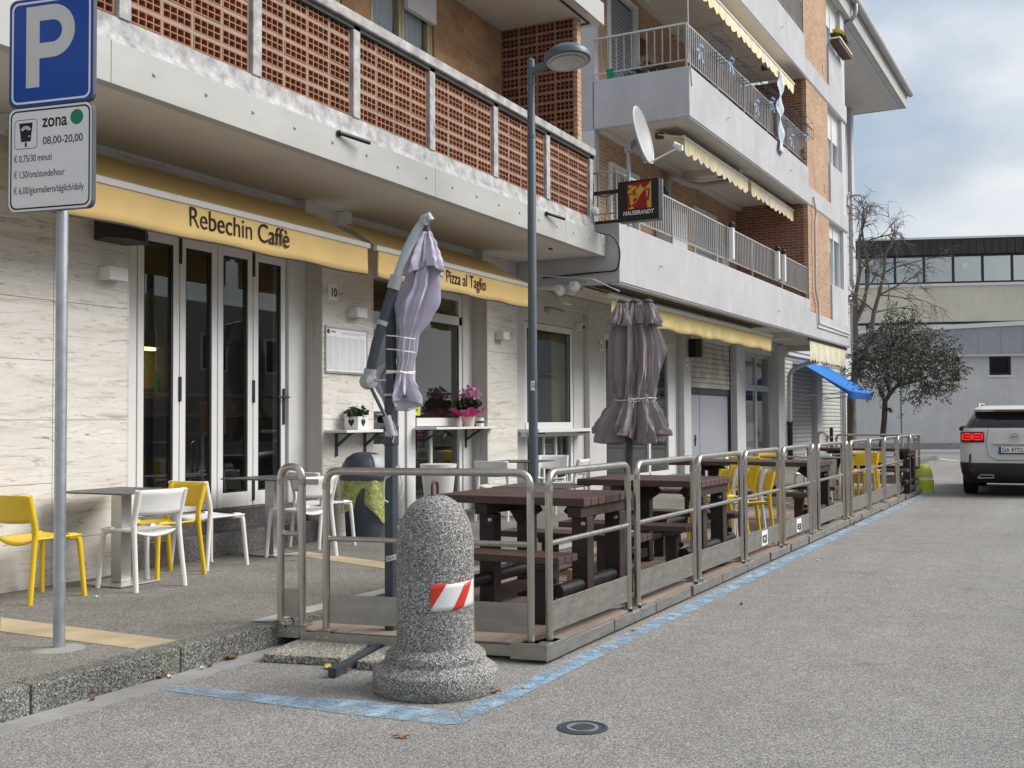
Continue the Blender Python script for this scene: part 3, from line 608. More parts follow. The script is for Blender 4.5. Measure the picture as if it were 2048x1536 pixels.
for a, b in ((16.12,19.28),(20.22,23.48)):
    sm = MB()
    for k in range(25): z = .16+k*.122; sm.prism([(0,0),(.022,.012),(.026,.06),(.012,.112),(0,.118)],a,b,Matrix(((0,0,1,0),(-1,0,0,1.80),(0,1,0,z),(0,0,0,1))))
    sm.build('rolling_shutter','slat',B2); bx('shutter_back','dark',(a,b,1.81,1.85,.12,3.2))
# first floor slab, parapets, bands
bx('soffit_slab','soffit',(.14,11.58,.14,2.3,3.455,3.60),(11.58,16.2,.22,2.3,3.455,3.60),(-.1,.14,1.76,2.3,3.455,3.60))
bx('soffit_beam','soffit',(11.2,11.55,.42,1.68,3.30,3.454),(16.0,16.2,.22,1.70,3.30,3.454),(.14,.40,.42,1.68,3.385,3.454))
def parapet(name, s0, s1, z0, z1, side=True, s_side=None):
    poly = [(s0,0),(s1,0),(s1,.13),(s0+.13,.13),(s0+.13,o1+.02),(s0,o1+.02)] if side else [(s0,0),(s1,0),(s1,.13),(s0,.13)]
    return MB().prism(poly, z0, z1).build(name,'stucco',B2, bevel=.012)
parapet('parapet',0,11.58,3.37,4.215)
bx('floor_band','stucco',(11.582,16.2,.003,.20,3.37,3.935), bevel=.012)
parapet('parapet',3.09,11.58,6.48,7.325); bx('floor_band','stucco',(11.582,16.2,.003,.20,6.48,6.90), bevel=.012)
parapet('parapet',3.09,11.40,9.46,10.42); bx('floor_band','stucco',(11.402,16.2,.003,.20,9.46,9.92), bevel=.012)
bx('drip_edge','pilaster',(0.02,16.2,.02,.16,3.352,3.369),(3.11,16.2,.02,.16,6.462,6.479),(3.11,16.2,.02,.16,9.442,9.459))
bx('ceiling_slab','soffit',(3.22,11.58,.135,2.4,6.545,6.70),(3.22,11.58,.135,2.4,9.52,9.70))
bx('ceiling_beam','soffit',(3.22,11.57,.16,.40,6.49,6.544),(7.3,7.55,.40,1.74,6.42,6.544),(3.22,11.57,.16,.40,9.465,9.519),(7.3,7.55,.40,1.74,9.38,9.519),(3.22,11.57,1.60,1.745,6.46,6.544),(3.22,11.57,1.60,1.745,9.43,9.519))
# upper walls
bx('brick_wall','brick2x',(3.30,3.75,o1,2.0,3.6,12.4),(5.15,8.35,o1,2.0,3.6,12.4),(9.95,11.6,o1,2.0,3.6,12.4),(3.75,5.15,o1,2.0,6.05,6.99),(8.35,9.95,o1,2.0,6.05,6.7),(3.75,5.15,o1,2.0,9.3,12.4),(8.35,9.95,o1,2.0,9.3,12.4))
MB().box(3.09,3.29,o1-.02,6.5,3.62,12.4).build('end_wall','stucco2',B2); bx('end_pilaster','whitewall',(3.05,3.089,o1-.03,2.15,3.62,6.45))
bx('back_wall','stucco2',(.0,3.09,2.6,2.75,3.45,6.5))
for s0, s1, z0, z1 in ((3.75,5.15,3.62,6.05),(8.35,9.95,3.62,6.05),(3.75,5.15,7.0,9.3),(8.35,9.95,6.72,9.3)):
    f = bx('shutter_door','white',(s0,s0+.07,1.70,1.82,z0,z1),(s1-.07,s1,1.70,1.82,z0,z1),(s0+.07,s1-.07,1.70,1.82,z1-.07,z1), bevel=.004)
    bx('slats','doorgrey',*[(s0+.07,s1-.07,1.79,1.82,z0+.01+k*.075,z0+.07+k*.075) for k in range(int((z1-z0-.08)/.075))],parent=f); bx('pane','dark',(s0+.07,s1-.07,1.84,1.86,z0,z1),parent=f)
bx('louvre','pilaster',(10.25,10.75,1.70,1.745,3.7,5.5),*[(10.28,10.72,1.685,1.70,3.75+k*.06,3.79+k*.06) for k in range(28)])
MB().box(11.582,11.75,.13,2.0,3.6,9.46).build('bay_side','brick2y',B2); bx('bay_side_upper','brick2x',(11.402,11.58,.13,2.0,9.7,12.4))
# brick bay and its window stack
for z0, z1 in ((3.936,6.46),(6.902,9.44),(9.922,12.4)):
    bx('bay_brick','brick2x',(11.584 if z0 < 9 else 11.404,13.88,.03,.3,z0,z1))
    bx('bay_recess','pilaster',(13.882,14.10,.16,.3,z0,z1)); bx('bay_pilaster','pilaster',(15.72,16.2,.05,.3,z0,z1))
    sill = z0+.92 if z0 < 4 else z0+1.06
    bx('bay_panel','stucco',(14.10,15.72,.02,.3,z0,sill), bevel=.01)
    f = bx('bay_window','white',(14.10,14.17,.14,.22,sill,z1),(15.65,15.72,.14,.22,sill,z1),(14.88,14.94,.14,.22,sill,z1),(14.17,15.65,.14,.22,sill,sill+.06),(14.17,15.65,.14,.22,z1-.06,z1), bevel=.003)
    bx('pane','winglass',(14.17,15.65,.18,.185,sill+.06,z1-.06),parent=f)
    bx('blind','white',*[(14.18,15.64,.16,.176,z1-.07-k*.055-.05,z1-.07-k*.055) for k in range(12 if z0 > 6 else 5)],parent=f)
    MB().grid(lambda u, v: (14.17+u*1.48, .27+.012*math.sin(u*90), sill+v*(z1-sill)), 110, 1).build('curtain','curtain',f)
    if z0 > 6: bx('vent_tile','gold',(13.35,13.50,.018,.029,z0+.16,z0+.36))
bx('bay_end','stucco2',(16.202,16.38,.10,2.0,3.45,12.4)); 
bx('rear_wing','stucco2',(16.38,25.72,o1,2.2,3.46,12.4)); bx('rear_band','stucco',(16.381,25.74,o1-.06,o1-.001,5.6,6.1),(16.381,25.74,o1-.06,o1-.001,8.9,9.4))
bx('rear_pilaster','pilaster',(25.3,25.76,o1-.12,o1-.001,3.5,12.4))
# roof
bx('roof','soffit',(3.0,26.25,.02,2.4,12.42,12.62)); bx('roof_edge','fascia',(3.0,26.27,-.10,.018,12.40,12.80),(26.252,26.30,-.10,2.4,12.40,12.80)); bx('roof_trim','pilaster',(3.0,26.24,.10,.42,12.385,12.419))
MB().tube([(3.0,-.22,12.92),(26.45,-.22,12.92)],.11,12).build('gutter','fascia',B2,smooth=True); bx('roof_cap','gf',(3.0,26.5,-.12,2.4,12.80,13.0))
MB().tube(arcpath([(16.5,-.22,12.9),(16.5,-.22,12.45),(16.5,.7,12.0),(16.5,1.6,11.6)],.2),.06,10).build('downpipe','galv',B2,smooth=True)
# railings
def railing(s0, s1, zt, zb, zw, side):
    m = MB(); o = .07
    if side: m.tube([(s0,o1-.02,zt),(s0,o,zt),(s1,o,zt)],.022,8); m.tube([(s0,o1-.02,zb),(s0,o,zb),(s1,o,zb)],.012,6)
    else: m.tube([(s0,o,zt),(s1,o,zt)],.022,8); m.tube([(s0,o,zb),(s1,o,zb)],.012,6)
    top = m.build('railing','alu',B2); m = MB()
    n = int((s1-s0)/.105)
    for k in range(1,n): s = s0+(s1-s0)*k/n; m.bar((s,o,zb),(s,o,zt),.035,.012,(0,1,0))
    k = s0
    for k in range(6): s = s0+(s1-s0)*k/5; m.bar((s,o,zw),(s,o,zt),.03,.03)
    if side:
        for k in range(1,12): y = o+(o1-o)*k/12; m.bar((s0,y,zb),(s0,y,zt),.012,.02,(0,1,0))
    m.build('balusters','balust',top); return top
railing(.06,11.55,4.955,4.36,4.2,True); railing(3.15,11.55,8.07,7.45,7.3,True); railing(3.2,11.36,11.2,10.55,10.4,False)
# pipes and fittings on the facade
MB().tube(arcpath([(11.95,-.03,6.70),(11.95,-.05,6.5),(12.1,-.05,6.3),(11.98,-.04,6.1),(11.98,-.04,4.45),(12.25,-.04,4.2),(12.25,-.04,3.72),(15.9,-.04,3.70)],.1),.028,8).build('cable_duct','cable',B2,smooth=True)
bx('duct_cover','white',(12.25,15.95,-.03,.0025,3.62,3.70))
MB().tube(arcpath([(16.1,.25,3.1),(16.05,1.2,2.95),(16.0,1.62,2.75),(16.0,1.62,1.3)],.2),.06,10).build('drain_pipe','gf',B2,smooth=True); MB().tube([(16.0,1.62,1.3),(16.0,1.62,.15)],.075,10).lathe([(.09,1.28),(.09,1.36)],12,(16.0,1.62,0)).build('pipe_foot','black',B2,smooth=True)
MB().tube(arcpath([(6.4,1.6,5.3),(6.4,1.6,6.3),(7.6,1.4,6.28),(7.9,.6,6.38)],.25),.07,10).build('flue_pipe','dish',B2,smooth=True); bx('boiler','whitewall',(6.05,7.0,1.40,1.74,4.2,5.6), bevel=.02)
for s, z in ((1.6,3.78),(8.6,3.7),(5.2,6.95),(9.8,6.9),(9.2,9.9)): MB().tube([(s,.0,z),(s,-.05,z),(s-.05,-.06,z-.02)],.008,6).build('hook','galv',B2)
MB().tube([(.10,.05,3.25),(-.25,.30,3.40),(-.28,1.1,3.50),(-.2,1.60,3.60),(-.22,1.68,3.1),(-.24,1.70,2.4)],.008,6).build('loose_cable','cable',B2,smooth=True)
MB().tube(arcpath([(-.30,.28,4.06),(-.08,.05,4.02),(-.02,-.01,3.85),(-.02,-.012,3.7),(-.05,.01,3.52),(-.03,.4,3.52),(-.03,1.2,3.50)],.1),.012,6).build('loose_cable','black',B2,smooth=True)
MB().tube([(3.4,.3,9.3),(3.1,.05,8.9),(3.0,-.02,8.4),(3.02,-.02,7.6),(3.2,-.01,7.0)],.01,6).build('loose_cable','cable',B2,smooth=True)
for s, z, t_ in ((3.32,2.72,'8'),(7.5,2.62,'6'),(11.4,2.7,'4')):
    q = Bth('house_number','small white enamel plate numbered '+t_+(' beside the glass doors' if t_=='8' else ' beside the stained shutter' if t_=='6' else ' between shutter and glazed office door'),'house number',s,o1-.02,z)
    if s > 5: q.location = Bp(s,o1-.14,z)
    MB().box(-.07,.07,0,.012,-.09,.09).build('plate','signwhite',q,bevel=.008)
    text(t_,.13,'ink',q,'number',(-.035,-.003,-.05),X_,Z_)
MB().tube([(0,0,0),(0,-.12,-.04)],.012,6)
q = Bth('floodlight','small white floodlight on a bracket under the grey soffit above the shop window','light',1.2,o1-.12,3.18)
MB().box(-.14,.14,-.26,-.23,-.10,.08,Matrix.Rotation(R_(-35),4,'X')).build('head','white',q,bevel=.006); MB().tube([(0,.11,.02),(0,-.05,.0),(0,-.2,-.05)],.02,8).box(-.06,.06,.09,.119,-.05,.07).build('bracket','galv',q)
q = Bth('siren_box','small white box fixed high beside the shop window','box',2.35,o1-.06,2.98); MB().box(-.06,.06,-.06,.059,-.06,.06).build('case','whitewall',q,bevel=.006); MB().box(-.03,.05,-.064,-.0605,-.04,.03).build('grille','dark',q)

# ------------------------------------------------------------------ awnings of both buildings
def awning1(x0, x1, label, s, size, xt, zt, crease):
    q = thing('awning', label, 'awning', ((x0+x1)/2,WY,3.6), 0, 'yellow awnings over the bar front'); l = q.location
    yb, zb = 6.50, 3.262; e = .22
    m = MB(); m.add([(x0+e,7.10,3.645),(x1-e,7.10,3.645),(x1,yb+.02,zb+.035),(x0,yb+.02,zb+.035)],[(0,1,2,3)]); bw(m,'fabric','awn',q,solid=.004)
    v = MB().grid(lambda u, w: (x0+.01+u*(x1-x0-.02), yb-.006+.010*math.sin(u*9+1)*w+.006*math.sin(u*31)*w, zb-.02-w*.285-.006*math.sin(u*23)*w), 80, 4); bw(v,'valance','awn',q,solid=.004,smooth=True)
    bw(MB().grid(lambda u, w: (x0+.01+u*(x1-x0-.02), yb-.0085+.010*math.sin(u*9+1)+.006*math.sin(u*31), zb-.298-w*.014-.006*math.sin(u*23)), 80, 1),'hem','ink',q,solid=.006)
    bw(MB().box(x0-.03,x1+.03,yb-.022,yb+.03,zb-.02,zb+.035),'front_bar','white',q,bevel=.006)
    bw(MB().tube([(x0+e,7.125,3.615),(x1-e,7.125,3.615)],.03,10),'roller','galv',q,smooth=True)
    for xx in (x0+e+.05, x1-e-.05): bw(MB().box(xx-.06,xx+.06,7.05,7.17,3.60,3.754),'bracket','whitewall',q); bw(MB().bar((xx,7.08,3.5),(xx+(.3 if xx < l.x else -.3),yb+.02,zb+.01),.04,.035),'arm','galv',q); bw(MB().lathe([(.05,-.03),(.05,.03)],16,(0,0,0),Matrix.Translation((xx+(.15 if xx < l.x else -.15),yb+.08,zb+.0))@Matrix.Rotation(PI/2,4,'Y')),'knuckle','greyplast',q)
    tw(s,size,'brownink',q,'lettering',(xt,yb-.016,zt),X_,Z_,sx=.90 if crease == 1 else .84,ext=.0015)
    return q
awning1(5.40,9.59,'yellow awning with white front bar and dark Rebechin lettering','Rebechin Caffè',.245,6.93,3.06,1)
awning1(9.77,13.50,'yellow awning lettered Pizza al Taglio right of the lilac parasol','Pizza al Taglio',.215,11.20,3.065,2)
# open pale awning over the garage
q = Bth('awning','pale yellow awning with wavy valance spread above the garage doors','awning',5.5,1.6,3.4)
def L2(m): m.v = [(a-5.5,b-1.6,c-3.4) for a,b,c in m.v]; return m
L2(MB().grid(lambda u, v: (.27+u*9.4, .86-v*.44, 3.445-v*.165-.01*math.sin(v*PI)), 20, 6)).build('fabric','awn2',q,solid=.004,smooth=True)
L2(MB().box(.55,9.62,.37,.43,3.225,3.295)).build('front_bar','white',q,bevel=.01)
L2(MB().grid(lambda u, v: (.60+u*8.95, .385+.022*math.sin(u*70+math.sin(u*13)*3)*v, 3.225-v*.31-.014*math.sin(u*41)*v), 260, 4)).build('valance','awn2',q,solid=.003,smooth=True)
for s in (.45,3.5,6.5,9.4): L2(MB().box(s-.05,s+.05,.80,.98,3.36,3.455)).build('bracket','galv',q)
for s, sg in ((1.2,1),(9.2,-1)): L2(MB().tube([(s,.85,3.38),(s+sg*.5,.65,3.3),(s+sg*.1,.42,3.26)],.025,8)).build('arm','white',q)
q = Bth('security_light','twin round white security lamp hanging at the corner by the pale awning','light',.02,.75,3.36)
for dx in (0,.16):
    MB().lathe([(.001,-.09),(.05,-.085),(.075,-.02),(.075,.03),(.03,.08)],20,(0,0,0),Matrix.Translation((-.12-dx*.3,-.1+dx*1.3,-.02-dx*.3))@Matrix.Rotation(R_(100),4,'Y')).build('lamp_head','signwhite',q,smooth=True)
MB().tube([(0,0,.06),(-.05,.0,.0),(-.1,.05,-.02)],.02,8).box(-.04,.04,-.04,.04,-.12,-.02).build('sensor','white',q)
# scalloped striped awnings of the balconies
def scallop(name, label, s0, s1, o, zt, zb, mat, amp=.075, drop=.26, back=.35, rise=.28):
    q = Bth(name, label, 'awning', s0, o, zb)
    n = int((s1-s0)/.34); mb = MB(); w = (s1-s0)/n; seg = 10; vs = []; k = n*seg
    for i in range(k+1):
        u = (i % seg)/seg; vs += [(i*w/seg,0,-.02),(i*w/seg,.012*math.sin(i*.5),-drop+amp-amp*abs(math.sin(PI*u)) if i % seg else -drop+amp)]
    mb.add(vs,[(2*i,2*i+2,2*i+3,2*i+1) for i in range(k)]); mb.build('valance',mat,q,solid=.003)
    MB().add([(0,.03,.02),(s1-s0,.03,.02),(s1-s0,back,rise),(0,back,rise)],[(0,1,2,3)]).build('fabric',mat,q,solid=.003)
    MB().tube([(-.03,.01,0),(s1-s0+.03,.01,0)],.032,10).build('front_bar','white',q,smooth=True)
    for s in (.15,s1-s0-.15): MB().tube([(s,back,rise+.02),(s+.1,.02,0)],.018,8).build('arm','galv',q); MB().box(s-.05,s+.05,back-.05,back+.08,rise-.05,rise+.05).build('bracket','rust',q)
    return q
scallop('striped_awning','short yellow and white striped awning below the dish side of first floor balcony',3.83,7.70,.35,6.47,6.335,'awnstripe',drop=.30,back=.5,rise=.12)
scallop('striped_awning','narrower yellow and white striped awning next to the brick bay on first floor',7.97,11.86 if False else 11.5,.35,6.4,6.335,'awnstripe',drop=.28,back=.5,rise=.12)
scallop('striped_awning','long scalloped yellow awning of the second floor balcony with silver roller',3.7,10.2,-.02,9.4,8.93,'awnstripe',drop=.26,back=.6,rise=.42)
q = Bth('fringed_awning','tattered pale yellow fringed cloth hanging under the far corner','awning',11.9,.1,3.3)
fm = MB().grid(lambda u, v: (u*4.1, .03*math.sin(u*38)*v, -v*(.47+.035*math.sin(u*160)+.02*math.sin(u*57))), 240, 3); fm.build('cloth','awnstripe_pale',q,solid=.003)
MB().tube([(-.15,0,.01),(4.25,0,.01)],.03,8).build('roller','dark',q)
# blue awning at the far shop
q = Bth('blue_awning','faded blue canvas awning on thin arms at the far shop','awning',18.9,1.7,3.1)
MB().add([(-1.8,0.0,.02),(1.8,0,.02),(1.8,-1.45,-.90),(-1.8,-1.45,-.90)],[(0,1,2,3)]).build('fabric','blue',q,solid=.004)
MB().grid(lambda u, v: (-1.8+u*3.6,-1.455+.02*math.sin(u*40)*v,-.90-v*.20),60,2).build('valance','bluedark',q,solid=.003)
MB().add([(-1.8,0,.02),(-1.8,-1.45,-.90),(-1.8,-1.45,-1.0)],[(0,1,2)]).build('side_flap','blue',q,solid=.003)
for s in (-1.78,1.78): MB().tube([(s,0,-1.05),(s,-.7,-.98),(s,-1.44,-.92)],.018,6).build('arm','galv',q)

# ------------------------------------------------------------------ wall lamps, shelves, signs on the bar front
for px, py, z, d in ((212,549,2.67,'left of the folding glass door'),(704,626,2.65,'above the framed price list'),(996,672,2.63,'on the stone pillar right of the pink flowers')):
    p = CAM+ray(px,py)*(WY/ray(px,py).y)
    q = thing('wall_lamp','white box shaped wall lamp '+d,'lamp',(p.x+.02,WY,p.z),0,'white cube lamps on the stone pillars')
    MB().box(-.10,.10,-.13,-.001,-.055,.055).build('housing','white',q,bevel=.004); MB().box(-.08,.08,-.12,-.01,-.058,-.0555).build('diffuser','lampglass',q)
for px, py, d in ((222,457,'left under the end of the Rebechin awning'),):
    q = thing('loudspeaker','black box loudspeaker '+d,'speaker',(6.73,WY,3.04)); MB().prism([(-.17,-.001),(.17,-.001),(.24,-.20),(.10,-.30),(-.10,-.30),(-.24,-.20)],-.10,.15).build('case','black',q,bevel=.008); MB().cyl((.17,-.252,.0),(.175,-.262,.0),.02,10).build('badge','greyplast',q); MB().box(-.02,.02,-.02,.0,-.02,.12).build('bracket','galv',q)
q = Bth('loudspeaker','black box loudspeaker hanging before the stained garage shutter','speaker',7.72,1.55,2.92); MB().prism([(-.13,.06),(.13,.06),(.17,-.12),(.06,-.18),(-.06,-.18),(-.17,-.12)],-.19,.19).build('case','black',q,bevel=.008); MB().box(-.03,.03,.06,.09,-.04,.04).build('bracket','galv',q)
# price list
q = thing('notice_board','framed price list with grey print on the stone pillar','notice board',(10.145,WY,2.22))
MB().box(-.385,.385,-.012,-.001,-.25,.245).build('sheet','signwhite',q); MB().box(-.40,.40,-.026,-.002,.235,.262).box(-.40,.40,-.026,-.002,-.262,-.235).box(.386,.40,-.022,-.002,-.235,.235).box(-.40,-.386,-.022,-.002,-.235,.235).build('frame','alu',q,bevel=.003)
MB().lathe([(.028,0),(.028,.002)],16,(0,0,0),Matrix.Translation((-.345,-.0125,.195))@Matrix.Rotation(PI/2,4,'X')).build('stamp','logored',q)
lm = MB(); rnd = random.Random(3)
for c in range(6):
    x0 = -.37+c*.123
    for r in range(44):
        z = .135-r*.0083; a = x0
        while a < x0+.108:
            w = rnd.uniform(.006,.022); lm.box(a,min(a+w,x0+.11),-.0128,-.0122,z,z+.0036); a += w+.004
lm.build('small_print','greyplast',q)
text('Menù',.035,'ink',q,'heading',(-.29,-.0128,.185),X_,Z_); MB().box(-.1,.36,-.0128,-.0122,.19,.196).box(-.1,.25,-.0128,-.0122,.175,.18).build('heading_lines','greyplast',q)
q = thing('house_number','white enamel plate numbered 10 on the stone pillar','house number',(9.885,WY,2.85)); MB().box(-.082,.082,-.012,-.001,-.092,.092).build('plate','signwhite',q,bevel=.01); text('10',.13,'ink',q,'number',(-.05,-.014,-.047),X_,Z_,fit=.10,bold=.003)
def shelf(label, x0, x1, yb, z, brs, depth=.33):
    q = thing('wall_shelf', label, 'shelf', ((x0+x1)/2, yb, z), 0, 'white counter shelves along the shop front'); h = (x1-x0)/2
    MB().box(-h,h,-depth,-.001,-.03,0).build('board','white',q,bevel=.004)
    for xx in brs: MB().box(xx-h-.015-x0+0,xx-h+.015-x0,-.022,-.001,-.29,-.031).bar((xx-h-x0,-.012,-.18),(xx-h-x0,-depth+.10,-.04),.016,.03).box(xx-h-.015-x0,xx-h+.015-x0,-depth+.06,-.022,-.045,-.031).build('bracket','anthra',q)
    return q
shelf('white shelf with dark angle brackets under the framed price list',9.735,10.80,WY,1.335,(9.95,10.5),.30)
shelf('white counter shelf carrying the pink flower pot',11.95,13.62,7.40,1.35,(12.2,13.3),.34)
q = Bth('wall_shelf','white counter shelf at the shop window right of the street lamp','shelf',1.32,1.74,1.30,'white counter shelves along the shop front'); MB().box(-1.1,1.1,-.34,-.001,-.05,0).box(-1.05,1.05,-.10,-.001,-.12,-.051).build('board','white',q,bevel=.004)
for xx in (-.8,.8): MB().box(xx-.015,xx+.015,-.30,-.1,-.075,-.051).build('bracket','anthra',q)
# planter with hearts
def leaves(n, cx, cy, cz, rx, ry, rz, l, w, rnd, up=.3):
    m = MB()
    for _ in range(n):
        while True:
            p = Vector((rnd.uniform(-1,1),rnd.uniform(-1,1),rnd.uniform(-1,1)))
            if p.length < 1: break
        c = Vector((cx+p.x*rx,cy+p.y*ry,cz+p.z*rz)); d = Vector((rnd.gauss(0,1)+p.x,rnd.gauss(0,1)+p.y,rnd.gauss(0,.6)+up)).normalized(); a = d.cross(Vector((rnd.gauss(0,1),rnd.gauss(0,1),rnd.gauss(0,1)))).normalized(); b = d.cross(a)
        s = rnd.uniform(.7,1.3); m.add([c,c+d*l*s*.45+a*w*s*.5+b*w*.12,c+d*l*s,c+d*l*s*.45-a*w*s*.5+b*w*.12],[(0,1,2,3)])
    return m
rn = random.Random(11)
q = thing('planter','small white planter box with dark hearts and green leaves on shelf','planter',(10.13,WY-.15,1.336))
MB().box(-.10,.10,-.09,.09,0,.145).build('box','white',q,bevel=.004)
ht = [(0,-.045),(.032,-.008),(.040,.018),(.030,.036),(.014,.038),(0,.022),(-.014,.038),(-.030,.036),(-.040,.018),(-.032,-.008)]
MB().prism([(a,b) for a,b in ht],.0905,.0925,Matrix(((1,0,0,0),(0,0,-1,0),(0,1,0,.078),(0,0,0,1)))).prism([(a,b) for a,b in ht],.1005,.1025,Matrix(((0,0,-1,0),(1,0,0,0),(0,1,0,.078),(0,0,0,1)))).build('heart','ink',q)
MB().tube([(0,-.094,.10),(-.006,-.094,.15),(.006,-.09,.15),(0,-.094,.10)],.003,5).build('ribbon','pot',q)
leaves(150,0,0,.19,.11,.09,.055,.06,.045,rn).build('foliage','leaf',q); MB().box(-.09,.09,-.08,.08,.12,.15).build('soil','dark',q)
# cyclamen in magenta wrap
p = Vector((13.06,7.22,1.351))
q = thing('flower_pot','pink cyclamen in cream pot wrapped with magenta paper','plant',p)
MB().lathe([(.075,0),(.10,.14),(.098,.17),(.085,.17),(.08,.15)],20).build('pot','pot',q,smooth=True)
MB().grid(lambda u, v: ((.09+.13*v+.03*v*math.sin(u*2*PI*9)+.01*math.sin(u*2*PI*4))*math.cos(u*2*PI),(.09+.13*v+.03*v*math.sin(u*2*PI*9))*math.sin(u*2*PI),.13+.10*v+.03*math.sin(u*2*PI*5+1)*v),72,4,True).build('wrap','magenta',q,solid=.003)
leaves(260,0,0,.29,.17,.15,.08,.07,.06,rn).build('foliage','leaf',q)
leaves(170,0.02,0,.43,.16,.14,.09,.055,.04,rn,.9).build('blossom','pink',q)
q = thing('candle_jar','small white jar with dark label beside the flower pot','jar',(13.36,7.20,1.351)); MB().lathe([(.052,0),(.055,.09),(.05,.11),(.05,.12),(.001,.12)],18).build('glass','signwhite',q,smooth=True); MB().lathe([(.0545,.045),(.0565,.075),(.056,.075)],18).build('label','anthra',q)
q = thing('tall_pot','tall white tapered plastic pot standing in the bar doorway','pot',(11.85,6.98,.15)); MB().lathe([(.14,0),(.22,.72),(.225,.74),(.205,.74),(.19,.6),(.001,.6)],28).build('body','whitechair',q,smooth=True); MB().lathe([(.228,.70),(.230,.742),(.215,.745)],28).build('rim','whitechair',q,smooth=True)
# rubbish bin
q = thing('waste_bin','dark swing lid waste bin with yellow translucent bag','waste bin',(9.98,6.80,.15))
MB().lathe([(.20,0),(.205,.02),(.24,.62),(.24,.66)],32).build('body','anthra',q,smooth=True)
MB().lathe([(.27,.645),(.275,.66),(.275,.69),(.262,.70),(.262,.72),(.25,.80),(.20,.885),(.12,.935),(.001,.95)],32).build('lid','anthra',q,smooth=True)
LP_ = [(.262,.72),(.25,.80),(.20,.885),(.12,.935)]
def flp(u, v):
    t = v*2.6; i_ = min(int(t),2); f_ = t-i_; r = LP_[i_][0]+(LP_[i_+1][0]-LP_[i_][0])*f_+.005; z = LP_[i_][1]+(LP_[i_+1][1]-LP_[i_][1])*f_+.004; a = -2.15+u*1.55; return (r*math.cos(a),r*math.sin(a),z)
MB().grid(flp,18,12).build('flap','greyplast',q,smooth=True,solid=.004)
MB().box(-.03,.03,-.30,-.25,.60,.70).build('clip','anthra',q,bevel=.006)
def bagf(u, v):
    a = u*2*PI; r = .262+.028*math.sin(a*3+.5)*v+.012*math.sin(a*11+v*5)+.02*v*math.sin(a*5)-.02*v
    z = .645-v*(.30+.13*max(0,math.sin(a+2.6))+.05*math.sin(a*3)); return (r*math.cos(a),r*math.sin(a),z)
MB().grid(bagf,90,14,True).build('bag','bag',q,smooth=True)
q = thing('dish_bowl','low white bowl on the pavement beside the waste bin','bowl',(10.62,6.92,.15)); MB().lathe([(.11,0),(.16,.07),(.165,.075),(.15,.075),(.11,.02),(.001,.02)],22).build('bowl','whitechair',q,smooth=True)

# ------------------------------------------------------------------ cafe tables and chairs
def cafe_table(label, x, y, z, rz, t=.70):
    q = thing('cafe_table', label, 'table', (x,y,z), rz, 'slim steel cafe tables')
    MB().box(-t/2,t/2,-t/2,t/2,.728,.74).build('table_top','tabletop',q,bevel=.003)
    MB().box(-.055,.055,-.055,.055,.02,.722).build('column','alu',q,bevel=.004); MB().box(-.14,.14,-.14,.14,.715,.7275).build('top_plate','anthra',q)
    MB().box(-.21,.21,-.21,.21,.004,.018).build('base_plate','alu',q,bevel=.003)
    return q
cafe_table('dark topped cafe table between the yellow chairs at the stone wall',6.45,6.72,.15,R_(2))
cafe_table('dark topped cafe table before the folding glass door',8.50,6.86,.15,R_(-2))
q_ = onz(1045,1032,.15); cafe_table('dark topped cafe table behind the street lamp by the stone pillar',q_.x,q_.y,.15,R_(4))
cafe_table('grey topped cafe table on the deck behind the nearest picnic table',8.95,4.18,.105,R_(3))
cafe_table('grey topped cafe table between white chairs in the middle of the deck',17.25,4.05,.105,R_(3))
cafe_table('grey topped cafe table beside the white chair at the road railing',17.15,3.25,.105,R_(1))
cafe_table('small grey cafe table in front of the farthest picnic table',18.75,3.45,.105,R_(2))
def chair_proto(name, label, mat, n):
    q = thing(name, label, 'chair', (0,0,0), 0)
    def legm(pts, r0, r1):
        k = len(pts); return MB().tube(pts,[r0+(r1-r0)*i/(k-1) for i in range(k)],8)
    for sy in (-1,1):
        rear = arcpath([(-.255,.222*sy,0),(-.205,.205*sy,.42),(-.195,.203*sy,.52),(-.235,.206*sy,.66),(-.262,.208*sy,.762)],.12,5)
        legm(rear,.020,.027).build('leg',mat,q,smooth=True)
        front = [(.225,.225*sy,0),(.205,.205*sy,.30),(.195,.197*sy,.42),(.175,.185*sy,.445),(.10,.185*sy,.447)]
        legm(arcpath(front,.06,4),.0185,.026).build('leg',mat,q,smooth=True)
    def seat(u, v):
        x = .225-u*.42; y = (v-.5)*2; w = .215-.018*u
        z = .452-.012*(1-y*y)-.012*math.sin(u*PI)*(1-y*y)-.035*max(0,(u-.75)/.25)**2*(1-y*y)
        return (x-.02*abs(y)**4*(1 if u < .1 else 0)-.03*max(0,u-.7)*(1-y*y), y*w, z)
    MB().grid(seat,10,10).build('seat',mat,q,smooth=True,solid=.014)
    def back(u, v):
        y = (u-.5)*2; z = .575+v*.190; x = -.215-.052*v-.035*(1-y*y)+.006*math.sin(v*PI)
        return (x, y*.218, z-.012*(1-y*y)*(1-v))
    MB().grid(back,14,5).build('backrest',mat,q,smooth=True,solid=.015)
    return q
CH = [ # colour, x, y, z, heading, label
 ('y',5.66,6.72,.15,0,'yellow plastic chair left of the first table, cut by the picture edge'),
 ('w',6.40,6.46,.15,81,'white plastic chair with its back to the road at the first table'),
 ('y',6.92,6.74,.15,172,'yellow plastic chair half hidden behind a white chair at first table'),
 ('w',7.56,6.80,.15,-4,'white plastic chair facing right in front of the folding glass door'),
 ('w',8.46,6.50,.15,80,'white plastic chair behind the narrow railing panel'),
 ('w',9.28,6.84,.15,-12,'white plastic chair just left of the waste bin'),
]
q_ = onz(998,1040,.15); CH.append(('w',q_.x,q_.y,.15,5,'white plastic chair by the stone pillar left of the street lamp'))
